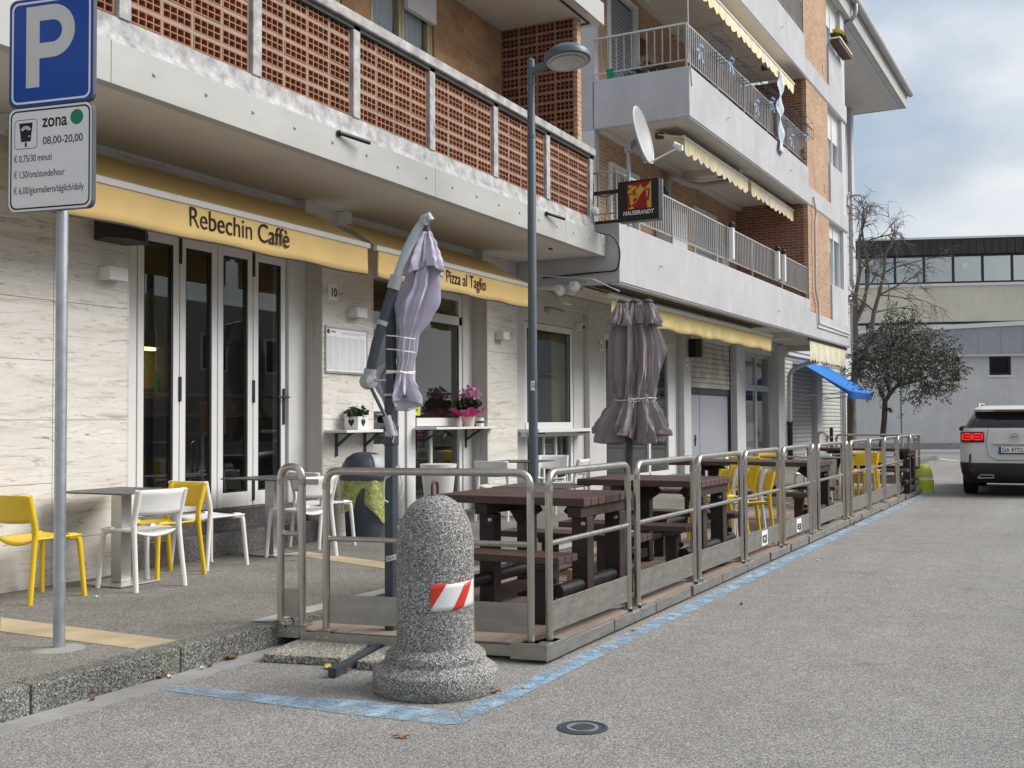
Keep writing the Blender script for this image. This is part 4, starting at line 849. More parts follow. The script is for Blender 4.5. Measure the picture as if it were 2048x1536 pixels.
q_ = at(1103,912,16.0); CH.append(('w',q_.x,q_.y,.15,200,'white plastic chair against the shop window right of the street lamp'))
q_ = at(1130,920,14.6); CH.append(('w',q_.x,q_.y,.15,95,'smaller white plastic chair seen from behind right of the street lamp'))
CH += [('y',11.80,3.42,.105,148,'yellow plastic chair leaning against the second picnic table, highest back'),
 ('y',11.74,3.28,.155,148,'yellow plastic chair nested as second in the stack by the second picnic table'),
 ('w',11.68,3.20,.125,150,'white plastic chair in the yellow stack by the second picnic table'),
 ('y',11.60,3.09,.105,150,'yellow plastic chair nearest the railing in the first stack'),
 ('w',16.72,3.16,.105,92,'white plastic chair with its back to the railing in the middle of the deck'),
 ('w',17.15,4.52,.105,-90,'white plastic chair behind the third picnic table with back to the building'),
 ('y',16.50,4.35,.105,15,'yellow plastic chair left of the grey table behind third picnic table'),
 ('y',17.95,4.30,.105,190,'yellow plastic chair right of the grey table behind third picnic table'),
 ('w',17.85,3.62,.105,170,'white plastic chair among grey tables in the middle of the deck'),
 ('y',18.95,3.12,.105,168,'yellow plastic chair with the highest back in the far stack'),
 ('w',18.82,3.08,.125,168,'white plastic chair in the far yellow stack'),
 ('y',18.62,3.02,.105,165,'yellow plastic chair nearest the railing in the far stack'),
 ('y',19.45,3.0,.105,178,'single yellow plastic chair beyond the far stack')]
protos = {}
for c, x, y, z, hd, lb in CH:
    if c not in protos: o = protos[c] = chair_proto('plastic_chair', lb, 'yellowchair' if c == 'y' else 'whitechair', 0)
    else: o = copy_tree(protos[c])
    o.location = (x,y,z); o.rotation_euler = (0,0,R_(hd)); o['label'] = lb; o['group'] = 'yellow and white plastic chairs'

# ------------------------------------------------------------------ terrace deck and railings
DL = Vector((5.896,2.736,0)); DR = -.0154
def Dp(x, y, z): return DL+Vector((math.cos(DR)*x-math.sin(DR)*y, math.sin(DR)*x+math.cos(DR)*y, z))
dk = thing('terrace_deck','low wooden terrace deck with steel edging along the road','deck',DL,DR)
mb = MB(); nb = 12; bwid = 1.72/nb
for k in range(nb):
    a, b = k*bwid+.004+.02, (k+1)*bwid-.004+.02; xs_ = [-.167*b]; 
    cuts = [-.167*(a+b)/2, 3.2, 6.4, 9.6, 12.8, 16.72]
    for i in range(5):
        x0, x1 = cuts[i], cuts[i+1]; 
        if i == 0: mb.prism([(-.167*a+.03,a),(x1-.004,a),(x1-.004,b),(-.167*b+.03,b)],.07,.102)
        else: mb.box(x0,x1-.004,a,b,.07,.102)
mb.build('boards','deck',dk)
mb = MB(); x = .22
while x < 16.6: mb.box(x,min(x+.78,16.7),-.012,.014,.018,.092); x += .80 if int(x*10) % 3 else .86
mb.build('side_plate','steelplate',dk,bevel=.002)
fdir = Vector((-.165,.986,0)); fnorm = Vector((-.986,-.165,0))
def fpt(t, off, z): return Vector((0,0,0))+fdir*t+fnorm*off+Z_*z
mb = MB()
for t0, t1, z0, z1 in ((.20,.62,.03,.095),(.64,1.62,.015,.100),(1.63,1.86,.06,.11)):
    a, b, c, d = fpt(t0,.0,0), fpt(t1,.0,0), fpt(t1,.014,0), fpt(t0,.014,0); mb.prism([(p.x,p.y) for p in (a,b,c,d)],z0,z1)
mb.build('front_plate','steelplate',dk,bevel=.002)
mb = MB(); mb.box(-.05,.22,-.022,-.013,.02,.115); a, b, c, d = fpt(-.02,.022,0), fpt(.22,.022,0), fpt(.22,.031,0), fpt(-.02,.031,0); mb.prism([(p.x,p.y) for p in (a,b,c,d)],.02,.115); mb.prism([(-.03,-.02),(.2,-.02),(.2,.09),(.0,.16),(-.05,.15)],.103,.112)
mb.build('corner_bracket','steelplate',dk,bevel=.002)
MB().box(.05,16.7,.0,1.7,.0,.06).build('underframe','dark',dk)
mb = MB(); mb.prism([(-.31,1.79),(16.7,1.79),(16.7,1.93),(-.36,1.93)],.153,.157); mb.build('threshold_strip','fascia',dk)
def panel(name, label, loc, rz, w, kick=True, rail=True, conn=(True,True), g='steel railing panels round the deck'):
    q = thing(name, label, 'railing', loc, rz, g); H = 1.035; r = .0235
    MB().tube(arcpath([(r,0,0),(r,0,H-r),(w-r,0,H-r),(w-r,0,0)],.085 if w > .3 else w*.42,6),r,12).build('frame','steel',q,smooth=True)
    if rail: MB().tube([(r,0,.585),(w-r,0,.585)],.017,10).build('mid_rail','steel',q,smooth=True)
    if kick: MB().box(2*r-.004,w-2*r+.004,-.003,.003,.055,.235).build('kick_plate','steelplate',q,bevel=.0015)
    for x in (r, w-r): MB().lathe([(.0265,.895),(.0265,.935)],12,(x,0,0)).build('collar','steelplate',q,smooth=True)
    if conn[1]: MB().box(w-r,w+.09,-.004,.004,.897,.933).build('connector','steelplate',q); 
    for x in (r, w-r): MB().box(x-.055,x+.055,-.052,-.044,-.06,.012).box(x-.055,x+.055,-.052,.05,.004,.012).build('foot_clamp','steelplate',q,bevel=.002)
    for x in (r-.03, r+.03, w-r-.03, w-r+.03): MB().lathe([(.009,-.006),(.009,.006)],8,(0,0,0),Matrix.Translation((x,-.055,-.025))@Matrix.Rotation(PI/2,4,'X')).build('bolt','alu',q)
    return q
SIDE = [(.10,1.43),(1.56,2.88),(2.97,4.28),(4.38,5.71),(5.86,7.15),(7.25,7.43),(7.59,9.13),(9.32,9.48),(9.65,10.97),(11.14,12.40),(12.51,13.80),(13.93,15.29),(15.38,16.64)]
ORD = ['first','second','third','fourth','fifth','narrow sixth','seventh','narrow eighth','ninth','tenth','eleventh','twelfth','thirteenth and last']
for k, (a, b) in enumerate(SIDE):
    q = panel('railing_panel','%s steel railing panel on the road side counted from the bollard'%ORD[k], Dp(a,.045,.10), DR, b-a, kick=b-a > .3 or True)
    if k in (3,4):
        s_ = MB().box(.60,.82,-.0045,-.0035,.07,.215); s_.build('sticker','signwhite',q)
        text('SQ3' if k == 3 else 'EJ',.10 if k == 3 else .08,'ink',q,'scrawl',(.62,-.0055,.10),X_,Z_,fit=.17,bold=.004)
    if k == 12: text('C 006',.09,'signwhite',q,'stencil',(.3,-.0045,.12),X_,Z_,fit=.55)
frz = math.atan2(-fdir.y,-fdir.x)+DR   # local x towards the road
a = Dp(*(fpt(1.49,-.045,.10))); panel('railing_panel','wide bronze toned railing panel across the deck front behind the bollard',a,frz,1.40)
a = Dp(*(fpt(1.815,-.045,.125))); panel('railing_panel','narrow steel railing panel at the kerb end of the deck front',a,frz,.20)
a = Dp(16.62,1.62,.10); panel('railing_panel','wide steel railing panel across the far deck end',a,DR-PI/2,1.52)
a = Dp(16.62,1.98,.15); panel('railing_panel','narrow steel railing panel at the far kerb end of the deck',a,DR-PI/2,.22)
q = thing('marker_post','thin black post between the far railing panels','post',Dp(16.66,1.70,.10)); MB().box(-.03,.03,-.03,.03,0,1.16).build('shaft','black',q,bevel=.004); MB().box(-.06,.06,-.06,.06,0,.012).build('foot','black',q)

# ------------------------------------------------------------------ picnic tables
def picnic(label, x, y, L_, W=.90):
    q = thing('picnic_table', label, 'picnic table', (x,y,.102), DR, 'dark brown picnic tables on the deck'); h = L_/2
    n = 7; w = W/n; mb = MB()
    for k in range(n): mb.box(-W/2+k*w+.004,-W/2+(k+1)*w-.004,-h,h,.742,.798)
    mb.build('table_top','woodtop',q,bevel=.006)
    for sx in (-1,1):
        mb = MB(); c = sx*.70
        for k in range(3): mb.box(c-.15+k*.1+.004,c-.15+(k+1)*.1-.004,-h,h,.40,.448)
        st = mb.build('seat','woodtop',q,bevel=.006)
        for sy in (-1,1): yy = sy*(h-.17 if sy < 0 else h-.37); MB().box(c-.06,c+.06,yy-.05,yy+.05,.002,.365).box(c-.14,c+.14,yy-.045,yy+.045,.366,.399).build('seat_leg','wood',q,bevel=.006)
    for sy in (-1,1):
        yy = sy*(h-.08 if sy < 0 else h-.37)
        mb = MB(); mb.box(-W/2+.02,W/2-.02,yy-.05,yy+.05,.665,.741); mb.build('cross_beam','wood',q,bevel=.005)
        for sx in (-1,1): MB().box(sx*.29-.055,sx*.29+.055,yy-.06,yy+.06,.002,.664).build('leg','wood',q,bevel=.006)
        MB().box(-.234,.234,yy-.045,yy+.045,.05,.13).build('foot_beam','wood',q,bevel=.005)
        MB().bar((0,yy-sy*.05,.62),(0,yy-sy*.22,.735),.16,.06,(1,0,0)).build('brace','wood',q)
        MB().tube([(-.70,yy,.21),(.70,yy,.21)],.045,12).build('tie_tube','black',q,smooth=True)
        for sx in (-1,1): MB().lathe([(.016,0),(.016,.006),(.006,.009)],10,(0,0,0),Matrix.Translation((sx*.29-.056,yy-.03,.62))@Matrix.Rotation(-PI/2,4,'Y')).build('bolt_cap','alu',q)
        for sx in (-1,1): MB().lathe([(.024,0),(.024,.006),(.013,.006),(.012,.001)],12,(0,0,0),Matrix.Translation((sx*.70-.061,yy,.29))@Matrix.Rotation(-PI/2,4,'Y')).build('bolt_cap','black',q)
    return q
picnic('dark brown picnic table nearest the bollard at the front of the deck',7.26,3.46,1.17)
picnic('second dark brown picnic table in front of the mauve parasol',9.55,3.34,1.16)
picnic('third dark brown picnic table behind the yellow chair stack',14.02,3.62,1.90)
picnic('farthest dark brown picnic table at the end of the deck',20.85,3.30,1.75)

# ------------------------------------------------------------------ parking sign
srz = math.atan2(-.987,.162)
q = thing('parking_sign','blue parking sign over white tariff plate on a grey steel post','sign',(4.449,5.109,.15),srz)
MB().cyl((0,0,0),(0,0,3.80),.0325,20).build('post','galv',q,smooth=True)
def rrect(x0, x1, y0, y1, r, n=6):
    p = []
    for cx, cy, a0 in ((x1-r,y0+r,-90),(x1-r,y1-r,0),(x0+r,y1-r,90),(x0+r,y0+r,180)):
        for k in range(n+1): a = R_(a0+90*k/n); p.append((cx+r*math.cos(a),cy+r*math.sin(a)))
    return p
XZ = lambda y, ox=0, oz=0: Matrix(((1,0,0,ox),(0,0,-1,y),(0,1,0,oz),(0,0,0,1)))    # plan (x,y) -> (x,z), extruded towards the viewer
def ring(mb, outer, inner, h0, h1, mt):
    n = len(outer); vs = [(x,y,h) for h in (h0,h1) for pl in (outer,inner) for x,y in pl]; fs = []
    for i in range(n):
        j = (i+1) % n; fs += [(2*n+i,2*n+j,3*n+j,3*n+i),(i,j,2*n+j,2*n+i),(n+j,n+i,3*n+i,3*n+j)]
    return mb.add(vs,fs,mt)
ox = -.037; hw = .285; zb0, zb1 = 3.095, 3.715; zw0, zw1 = 2.487, 3.083      # heights above the pavement
bl = MB().prism(rrect(-hw,hw,zb0,zb1,.045),.0,.028,XZ(-.035,ox)).build('blue_plate','signblue',q)
ring(MB(),rrect(-hw+.014,hw-.014,zb0+.014,zb1-.014,.045),rrect(-hw+.026,hw-.026,zb0+.026,zb1-.026,.036),.028,.0287,XZ(-.035,ox)).build('border','signwhite',bl)
ring(MB(),rrect(-hw-.004,hw+.004,zb0-.004,zb1+.004,.047),rrect(-hw+.001,hw-.001,zb0+.001,zb1-.001,.045),-.002,.0278,XZ(-.035,ox)).build('edge','signedge',bl)
mb = MB(); mt = XZ(-.035,ox); x0 = -hw+.115; zz0, zz1 = zb0+.105, zb1-.045
H_ = zz1-zz0; mb.prism([(x0,zz0),(x0+.092,zz0),(x0+.092,zz0+.17),(x0+.092,zz1-.10),(x0+.092,zz1),(x0,zz1)],.028,.0292,mt)
cz = (zz1+zz0+.165)/2; ro = (zz1-zz0-.165)/2; cx = x0+.335-ro
def bowl(rx, rz, n=20): return [(cx+rx*math.sin(PI*k/n), cz+rz*math.cos(PI*k/n)) for k in range(n+1)]
o_ = [(x0+.092,zz1)]+bowl(ro,ro)+[(x0+.092,zz0+.165)]; ri = ro-.088; i_ = [(x0+.092,cz+ri)]+bowl(ri,ri)+[(x0+.092,cz-ri)]
n = len(o_); vs = [(x,y,h) for h in (.028,.0292) for pl in (o_,i_) for x,y in pl]; fs = []
for i in range(n-1): fs += [(2*n+i,2*n+i+1,3*n+i+1,3*n+i)]
mb.add(vs,fs,mt); mb.build('letter','signgrey',bl)
wp = MB().prism(rrect(-hw,hw,zw0,zw1,.045),.0,.030,XZ(-.035,ox)).build('tariff_plate','signwhite',q)
ring(MB(),rrect(-hw+.012,hw-.012,zw0+.012,zw1-.012,.042),rrect(-hw+.021,hw-.021,zw0+.021,zw1-.021,.035),.030,.0307,XZ(-.035,ox)).build('border','ink',wp)
ring(MB(),rrect(-hw-.004,hw+.004,zw0-.004,zw1+.004,.047),rrect(-hw+.001,hw-.001,zw0+.001,zw1-.001,.045),-.002,.0298,XZ(-.035,ox)).build('edge','signedge',wp)
yf = -.035-.0302
def st(s, x, z, size, w, b=.0): return text(s,size,'ink',wp,'print',(x,yf,z),X_,Z_,ext=.0005,fit=w,bold=b)
L0 = ox-hw
st('zona',L0+.232,zw1-.118,.105,.172,.0018); st('08,00-20,00',L0+.236,zw1-.218,.062,.272,.0004)
st('€ 0,75/30 minuti',L0+.036,zw1-.310,.056,.262,.0002); st('€ 1,50/ora/stunde/hour',L0+.036,zw1-.402,.056,.352,.0002); st('€ 6,00/giornaliero/täglich/daily',L0+.036,zw1-.494,.056,.482,.0002)
MB().lathe([(.043,0),(.043,.0008)],28,(0,0,0),Matrix.Translation((L0+.468,yf+.0002,zw1-.078))@Matrix.Rotation(PI/2,4,'X')).build('dot','green',wp)
mb = MB(); ring(mb,rrect(.040,.198,-.235,-.065,.022),rrect(.0435,.1945,-.2315,-.0685,.019),.030,.0306,XZ(-.035,L0,zw1))
mb.build('icon_frame','signblue',wp)
mb = MB(); mb.prism([(.072,-.085),(.166,-.085),(.152,-.193),(.086,-.193)],.030,.0306,XZ(-.035,L0,zw1)).prism([(.112,-.198),(.126,-.198),(.126,-.222),(.112,-.222)],.030,.0306,XZ(-.035,L0,zw1)); mb.build('meter_icon','ink',wp)
mb = MB(); ol = [(.119+.040*math.sin(a),-.142+.040*math.cos(a)) for a in [R_(-62+124*k/10) for k in range(11)]]; il = [(.119+.022*math.sin(a),-.142+.022*math.cos(a)) for a in [R_(-58+116*k/10) for k in range(11)]]
vs = [(x,y,.0310) for x,y in ol]+[(x,y,.0310) for x,y in il]; mb.add(vs,[(i,i+1,12+i,11+i) for i in range(10)],XZ(-.035,L0,zw1)); mb.add([(.136,-.160,.031),(.150,-.160,.031),(.150,-.165,.031),(.136,-.165,.031)],[(0,1,2,3)],XZ(-.035,L0,zw1)); mb.build('meter_scale','signwhite',wp)
mb = MB()
for a in (-40,-20,0,20,40): a = R_(a); mb.bar((.119+.026*math.sin(a),-.142+.026*math.cos(a),0),(.119+.036*math.sin(a),-.142+.036*math.cos(a),0),.004,.0004)
mb.v = [tuple(XZ(-.035,L0,zw1) @ Vector((x,y,z+.0314))) for x,y,z in mb.v]; mb.build('meter_ticks','ink',wp)
MB().tube([(-.04,-.01,2.75),(-.04,.045,2.75),(.04,.045,2.75),(.04,-.01,2.75)],.006,6).tube([(-.04,-.01,3.4),(-.04,.045,3.4),(.04,.045,3.4),(.04,-.01,3.4)],.006,6).build('clamp','galv',q)

# ------------------------------------------------------------------ street lamp
p = at(1066,800,11.2); lx, ly = p.x, p.y
q = thing('street_lamp','tall dark grey street lamp with a flat disc head over the terrace','street lamp',(lx,ly,.15),0)
MB().tube([(0,0,0),(0,0,4.18),(.0,0,4.2),(0,0,4.96)],[.047,.044,.040,.040],20).lathe([(.048,4.17),(.048,4.20)],20).build('pole','lamp',q,smooth=True)
MB().lathe([(.038,4.94),(.038,4.985),(.02,5.0),(.001,5.0)],20).build('pole_cap','lamp',q,smooth=True)
hd = Matrix.Translation((.02,-.40,4.945)) @ Matrix.Rotation(R_(-7),4,'X') @ Matrix.Rotation(R_(5),4,'Y') @ Matrix.Diagonal((.90,.90,.95,1))
MB().tube(arcpath([(0,-.02,4.86),(0,-.12,4.885),(.01,-.22,4.93)],.1),[.036]*3+[.045]*5 if False else .042,14).build('arm','lamp',q,smooth=True)
h = MB().lathe([(.235,-.045),(.262,-.03),(.268,.0),(.262,.03),(.240,.05),(.238,.056),(.19,.095),(.10,.115),(.001,.12)],48,(0,0,0),hd).build('head','lamp',q,smooth=35)
MB().lathe([(.236,-.046),(.236,-.043),(.19,-.043),(.185,-.046)],48,(0,0,0),hd).build('ring','greyplast',h)
MB().lathe([(.185,-.052),(.17,-.056),(.001,-.058)],40,(0,0,0),hd).build('lens','lampglass',h,smooth=True)
t_ = MB().box(-.05,-.02,-.05,.02,1.62,1.75); 
k = MB().grid(lambda u, v: (-.0462*math.cos(R_(-5)+u*.9), -.0462*math.sin(R_(-5)+u*.9)-.001, 1.58+v*.10),6,1).build('sticker','signwhite',q)
tx = text('ACSI\n4586',.028,'ink',q,'sticker_print',(-.0475,-.006,1.64),(.25,-.97,0),Z_)
MB().lathe([(.075,0),(.075,.012),(.055,.03),(.05,.05)],20).build('base_collar','lamp',q,smooth=True)

# ------------------------------------------------------------------ bollards
q = thing('bollard','big washed gravel concrete bollard with red and white tape patch','bollard',(5.10,3.025,0),0)
prof = [(.0,0),(.322,0),(.332,.012),(.335,.105),(.326,.118),(.278,.150),(.268,.158),(.270,.172),(.264,.196),(.245,.212),(.222,.220),(.208,.232)]
prof += [(.207,.235+.05*k) for k in range(1,11)]
for k in range(0,13):
    a = PI/2*k/12; prof.append((max(.001,.207*math.cos(a)**.9), .745+.285*math.sin(a)**.95))
MB().lathe(prof[1:],72).build('body','bollard',q,smooth=40)
tk = MB().tube([(-.028,0,1.0),(-.028,0,1.075),(-.02,0,1.092),(0,0,1.10),(.02,0,1.092),(.028,0,1.075),(.028,0,1.0)],.009,8).lathe([(.040,1.020),(.040,1.028),(.001,1.029)],16); tk.build('lifting_hook','rust',q,smooth=True)
a0 = math.atan2(-3.025,-5.10)    # towards the viewer
def tape(nm, mat, f0, f1, s0, s1, dr):
    g = MB().grid(lambda u, v: ((.207+dr)*math.cos(a0+ (f0+(f1-f0)*u) + (s0+(s1-s0)*u)*v), (.207+dr)*math.sin(a0+(f0+(f1-f0)*u)+(s0+(s1-s0)*u)*v), .440+v*.135+.012*u), 16, 6); return g.build(nm,mat,q,smooth=True,solid=.0012)
tape('tape','tapewhite',-.12,1.30,0,0,.0018)
tape('tape_stripe','red',-.12,-.115,0,.42,.0036); tape('tape_stripe','red',.42,.76,.40,.38,.0036)
q = thing('yellow_bollard','lime yellow painted concrete bollard at the far deck corner','bollard',(22.62,2.47,0)); q.scale = (.66,.66,.68)
MB().lathe([(.30,0),(.30,.36),(.27,.375),(.27,.44),(.265,.50),(.25,.60),(.20,.72),(.12,.79),(.001,.82)],40).build('body','limeyellow',q,smooth=35); MB().lathe([(.273,.375),(.273,.435)],40).build('band','signwhite',q)

# ------------------------------------------------------------------ lilac cantilever parasol tied to the front railing
Z1 = 6.94
def A(px, py, dz=0.0): return at(px,py,Z1+dz)
mb_ = onz(783,1292,0)
q = thing('lilac_parasol','closed lilac cantilever parasol tied to a dark mast by the front railing','parasol',mb_)
def bq(mb, name, mat, **k): return bw(mb,name,mat,q,**k)
px_t = A(783,590); mtop = Vector((mb_.x,mb_.y,px_t.z))
bq(MB().bar((mb_.x,mb_.y,.03),(mb_.x,mb_.y,1.58),.064,.064,(1,0,0)).bar((mb_.x,mb_.y,1.58),(mb_.x,mb_.y,2.24),.054,.054,(1,0,0)),'mast','anthra',bevel=.006)
bq(MB().lathe([(.045,1.33),(.045,1.36)],14,(mb_.x,mb_.y,0)).lathe([(.044,1.585),(.044,1.60)],14,(mb_.x,mb_.y,0)),'mast_collar','galv')
d1 = Vector((-.98,-.2,0)); d2 = Vector((-.2,.98,0))
bq(MB().bar(mb_+Z_*.03-d1*.1,mb_+d1*.90+Z_*.03,.05,.05).bar(mb_+Z_*.03-d2*.06,mb_+d2*.56+Z_*.03,.05,.05),'cross_base','anthra',bevel=.004)
joint = A(737,763); tip = A(853,441)
low = [A(738,752),A(752,690),A(770,628),A(790,566)]; upc = [A(790,566),A(799,540),A(815,497),A(833,463),A(850,440)]
bq(MB().tube(low,.031,14),'arm_lower','anthra',smooth=True); bq(MB().tube(upc,.029,14),'arm_upper','armgrey',smooth=True)
for _p,_r in (([A(786,578),A(794,552)],.041),([A(763,650),A(766,641)],.035),([A(846,449),A(850,438),A(856,434),A(859,442)],.035)): bq(MB().tube(_p,_r,16),'arm_collar','greyplast',smooth=True)
bq(MB().tube([A(741,738),A(737,765)],.040,14).lathe([(.001,-.045),(.042,-.042),(.050,-.02),(.050,.02),(.042,.042),(.001,.045)],20,(0,0,0),Matrix.Translation(joint)@Matrix.Rotation(PI/2,4,'X')@Matrix.Rotation(-.4,4,'Y')),'joint','greyplast',smooth=True)
bq(MB().tube([A(748,760,-.05),A(760,762,-.06),A(772,760,-.06)],.010,8),'wing_bolt','galv',smooth=True)
bq(MB().tube([A(742,775,-.02),A(778,848,-.05)],.012,8),'strut','anthra'); bq(MB().tube([A(773,832,-.06),A(784,872,-.06)],.026,12),'strut_sleeve','greyplast',smooth=True)
bq(MB().box(mb_.x-.038,mb_.x+.038,mb_.y-.038,mb_.y+.038,1.27,1.40),'slider','anthra',bevel=.008)
bq(MB().tube([A(852,446),A(853,462)],.022,12),'hub','anthra',smooth=True)
def cloth(rows, folds, Zd, name, mat, amp=.22, depth=.8, seed=1, nu=120, parent=None, sharp=1.0, ragged=0.0, twist=.9):
    """closed canopy hanging in folds: rows of (centre px, py, half width px)"""
    rnd = random.Random(seed); ph = [rnd.uniform(0,6.28) for _ in range(6)]; nv = len(rows)-1
    pxm = F_PX/Zd
    def f(u, v):
        t = v*nv; i = min(int(t),nv-1); fr_ = t-i; fr_ = fr_*fr_*(3-2*fr_)
        a, b = rows[i], rows[i+1]; cx = a[0]+(b[0]-a[0])*(t-i); cy = a[1]+(b[1]-a[1])*(t-i); hw_ = a[2]+(b[2]-a[2])*fr_
        an = u*2*PI; am = amp*(a[3] if len(a) > 3 else 1)*(1-fr_)+amp*(b[3] if len(b) > 3 else 1)*fr_
        w = math.sin(folds*an+ph[0]+1.2*math.sin(2*an+ph[1])+v*twist); w = math.copysign(abs(w)**sharp,w)
        r = hw_/pxm*(1-am*.5+am*.6*w+am*.30*math.sin((folds*2+3)*an+ph[2]+v*2+math.sin(v*7+ph[4]))+am*.12*math.sin(folds*5*an+ph[5]+v*6*math.sin(an+ph[3])))
        c = at(cx,cy,Zd); dn = ragged*v**6*(.5+.5*math.sin(folds*an*.5+ph[3]))
        return c+RV*(r*math.cos(an))+fw*(depth*r*math.sin(an))-Z_*dn
    mb = MB().grid(f,nu,nv*6,True); l = rootloc(parent); mb.v = [(a-l.x,b-l.y,c-l.z) for a,b,c in mb.v]
    return mb.build(name,mat,parent,smooth=True,solid=.004)
cloth([(848,505,10),(847,530,22,.8),(845,552,31,1.0),(842,575,33,1.2),(829,608,40,1.25),(821,640,33,1.1),(815,672,20,.8),(812,700,20,.9),(811,722,16,.8),(806,748,17,.8),(806,768,25,1.2),(806,782,30,1.6),(808,788,28,2.2)],4,Z1+.10,'canopy','lilac',amp=.50,depth=.75,seed=4,parent=q,ragged=.11,sharp=.7,twist=1.6)
cloth([(853,459,6),(851,470,13),(849,490,24),(847,508,31,1.1),(846,524,37,1.4),(847,534,38,1.6)],4,Z1+.09,'top_flap','lilac',amp=.34,depth=.9,seed=12,parent=q,ragged=.07,sharp=.7)
cloth([(782,722,5),(770,738,16),(762,752,22,1.2),(766,775,18,1.5),(776,800,12,1.6)],3,Z1+.16,'canopy_tail','lilac',amp=.45,depth=.6,seed=14,parent=q,ragged=.06,nu=80,sharp=.7)
def loop(pxy, r=.006, dz=0, nm='rope'): bq(MB().tube([A(x,y,z) for x,y,z in pxy],r,6),nm,'rope',smooth=True)
for yy, w in ((671,44),(698,40),(742,44)):
    loop([(773,yy,-.04),(790,yy+1,-.06),(808,yy+4,-.10),(830,yy+(7 if yy < 740 else 2),.02)],.004 if yy < 740 else .007)
loop([(773,746,-.05),(800,743,-.12),(826,748,-.02)],.007)
for k in range(4): loop([(772,948+k*3,-.05),(788,938+k*3,-.075),(800,930+k*2,-.06)],.0045)
loop([(772,950,-.05),(768,965,-.05),(767,985,-.04),(768,1000,-.03),(776,1004,-.05)],.006); loop([(797,936,-.06),(802,955,-.05),(806,968,-.04),(805,985,-.05),(801,998,-.05)],.005)
for k in range(3): loop([(772,1115+k*4,-.045),(783,1112+k*4,-.06),(795,1109+k*4,-.045)],.0045)
loop([(783,875,-.06),(776,862,-.07),(786,842,-.05),(792,862,-.06),(785,885,-.07)],.003)
for nm, c, s_ in (('first',mb_+d1*.34+d2*.32,(.56,.50)),('second',mb_+d1*.40-d2*.30,(.54,.50))):
    w = thing('pebble_slab','pebble faced concrete slab '+('left of' if nm=='first' else 'between the bollard and')+' the dark base bar','paving slab',(c.x,c.y,.002),math.atan2(d1.y,d1.x),'pebble slabs weighing down the parasol base')
    MB().box(-s_[0]/2,s_[0]/2,-s_[1]/2,s_[1]/2,.0,.048).build('slab','slabs',w,bevel=.005)

# ------------------------------------------------------------------ mauve three headed parasol
Z2 = 13.0; pb = at(1258,840,Z2)
q = thing('mauve_parasol','closed mauve parasol with three top caps tied by a white cord','parasol',(pb.x,pb.y,.10))
bw(MB().cyl((pb.x,pb.y,.1),(pb.x,pb.y,2.6),.045,16),'pole','anthra',q,smooth=True); bw(MB().box(pb.x-.35,pb.x+.35,pb.y-.35,pb.y+.35,.10,.15),'base','anthra',q,bevel=.01)
cloth([(1268,622,30),(1270,650,42,.8),(1272,690,48,.9),(1271,740,47,.9),(1269,775,44,.9),(1268,797,41,.8)],9,Z2,'canopy','mauve',amp=.36,depth=.8,seed=20,parent=q,nu=200,sharp=.6,twist=.5)
for i,(sx,sd) in enumerate(((-27,21),(0,22),(27,23))):
    cloth([(1270+sx*.95,605,9),(1270+sx,612,12),(1270+sx*1.03,628,18,1),(1270+sx*1.08,642,23,1.5),(1270+sx*1.1,648,24,1.6)],4,Z2-.10-(.06 if sx else .0),'top_flap','mauve',amp=.36,depth=1.0,seed=sd+5,parent=q,nu=90,ragged=.03,sharp=.7)
    c = at(1270+sx*.95,603,Z2-.10-(.06 if sx else 0)); bw(MB().lathe([(.062,-.012),(.066,.0),(.05,.018),(.02,.03),(.001,.034)],20,c),'cap','anthra',q,smooth=True)
cloth([(1268,788,40),(1268,797,41,.6),(1268,806,45,.8),(1266,828,56,1),(1265,850,66,1.1),(1265,860,70,1.2),(1265,868,71,1.3)],9,Z2-.02,'canopy_skirt','mauve',amp=.36,depth=.75,seed=31,parent=q,nu=240,ragged=.11,sharp=.6,twist=.3)
g = MB().add([at(1318,655,Z2+.05),at(1336,700,Z2+.02),at(1331,712,Z2+.02),at(1322,742,Z2+.05),at(1312,700,Z2+.0)],[(0,1,4),(1,2,4),(2,3,4)]); bw(g,'loose_fold','mauve',q,solid=.004)
cr = MB(); cr.tube([at(1268,798,Z2)+RV*(.262*math.cos(a))+fw*(.20*math.sin(a))-Z_*.015*math.sin(a*2) for a in [2*PI*k/40 for k in range(40)]],.007,6,closed=True)
kx = lambda x,y: at(x,y,Z2-.235)
cr.tube([kx(1266,800),kx(1274,796),kx(1281,797),kx(1279,802),kx(1268,803)],.006,6).tube([kx(1270,800),kx(1264,796),kx(1256,799),kx(1258,803),kx(1268,802)],.006,6).tube([kx(1263,802),kx(1257,808),kx(1257,814)],.006,6).tube([kx(1272,802),kx(1266,808),kx(1267,815)],.006,6); bw(cr,'cord','rope',q,smooth=True)

# ------------------------------------------------------------------ hanging coffee sign at the corner
q = thing('hanging_sign','black projecting coffee sign with red and gold emblem and white lettering','sign',(14.16,5.16,4.435),R_(-93))
W_, H_ = .305, .28
cs = MB().box(-W_,W_,.0,.13,-H_,H_).build('case','black',q,bevel=.006)
MB().box(-W_-.004,W_+.004,.132,.150,-H_-.004,H_+.004).build('back_frame','galv',q)
MB().box(-W_+.012,W_-.012,-.003,.0005,-H_+.012,H_-.012).build('face','ink',cs)
U = XZ(0); k = .41; e0x, e0y = -.155, -.115
def E(p): return (e0x+p[0]*.001*.353, e0y+(1000-p[1])*.001*.36)      # emblem drawn in a 1000 x 1000 field
def ep(nm, mat, polys, h):
    m = MB()
    for pl in polys: m.prism([E(p) for p in pl],h-.0006,h,U)
    return m.build(nm,mat,cs)
ep('emblem_field','logored',[[(0,0),(1000,0),(1000,1000),(0,1000)]],.0042)
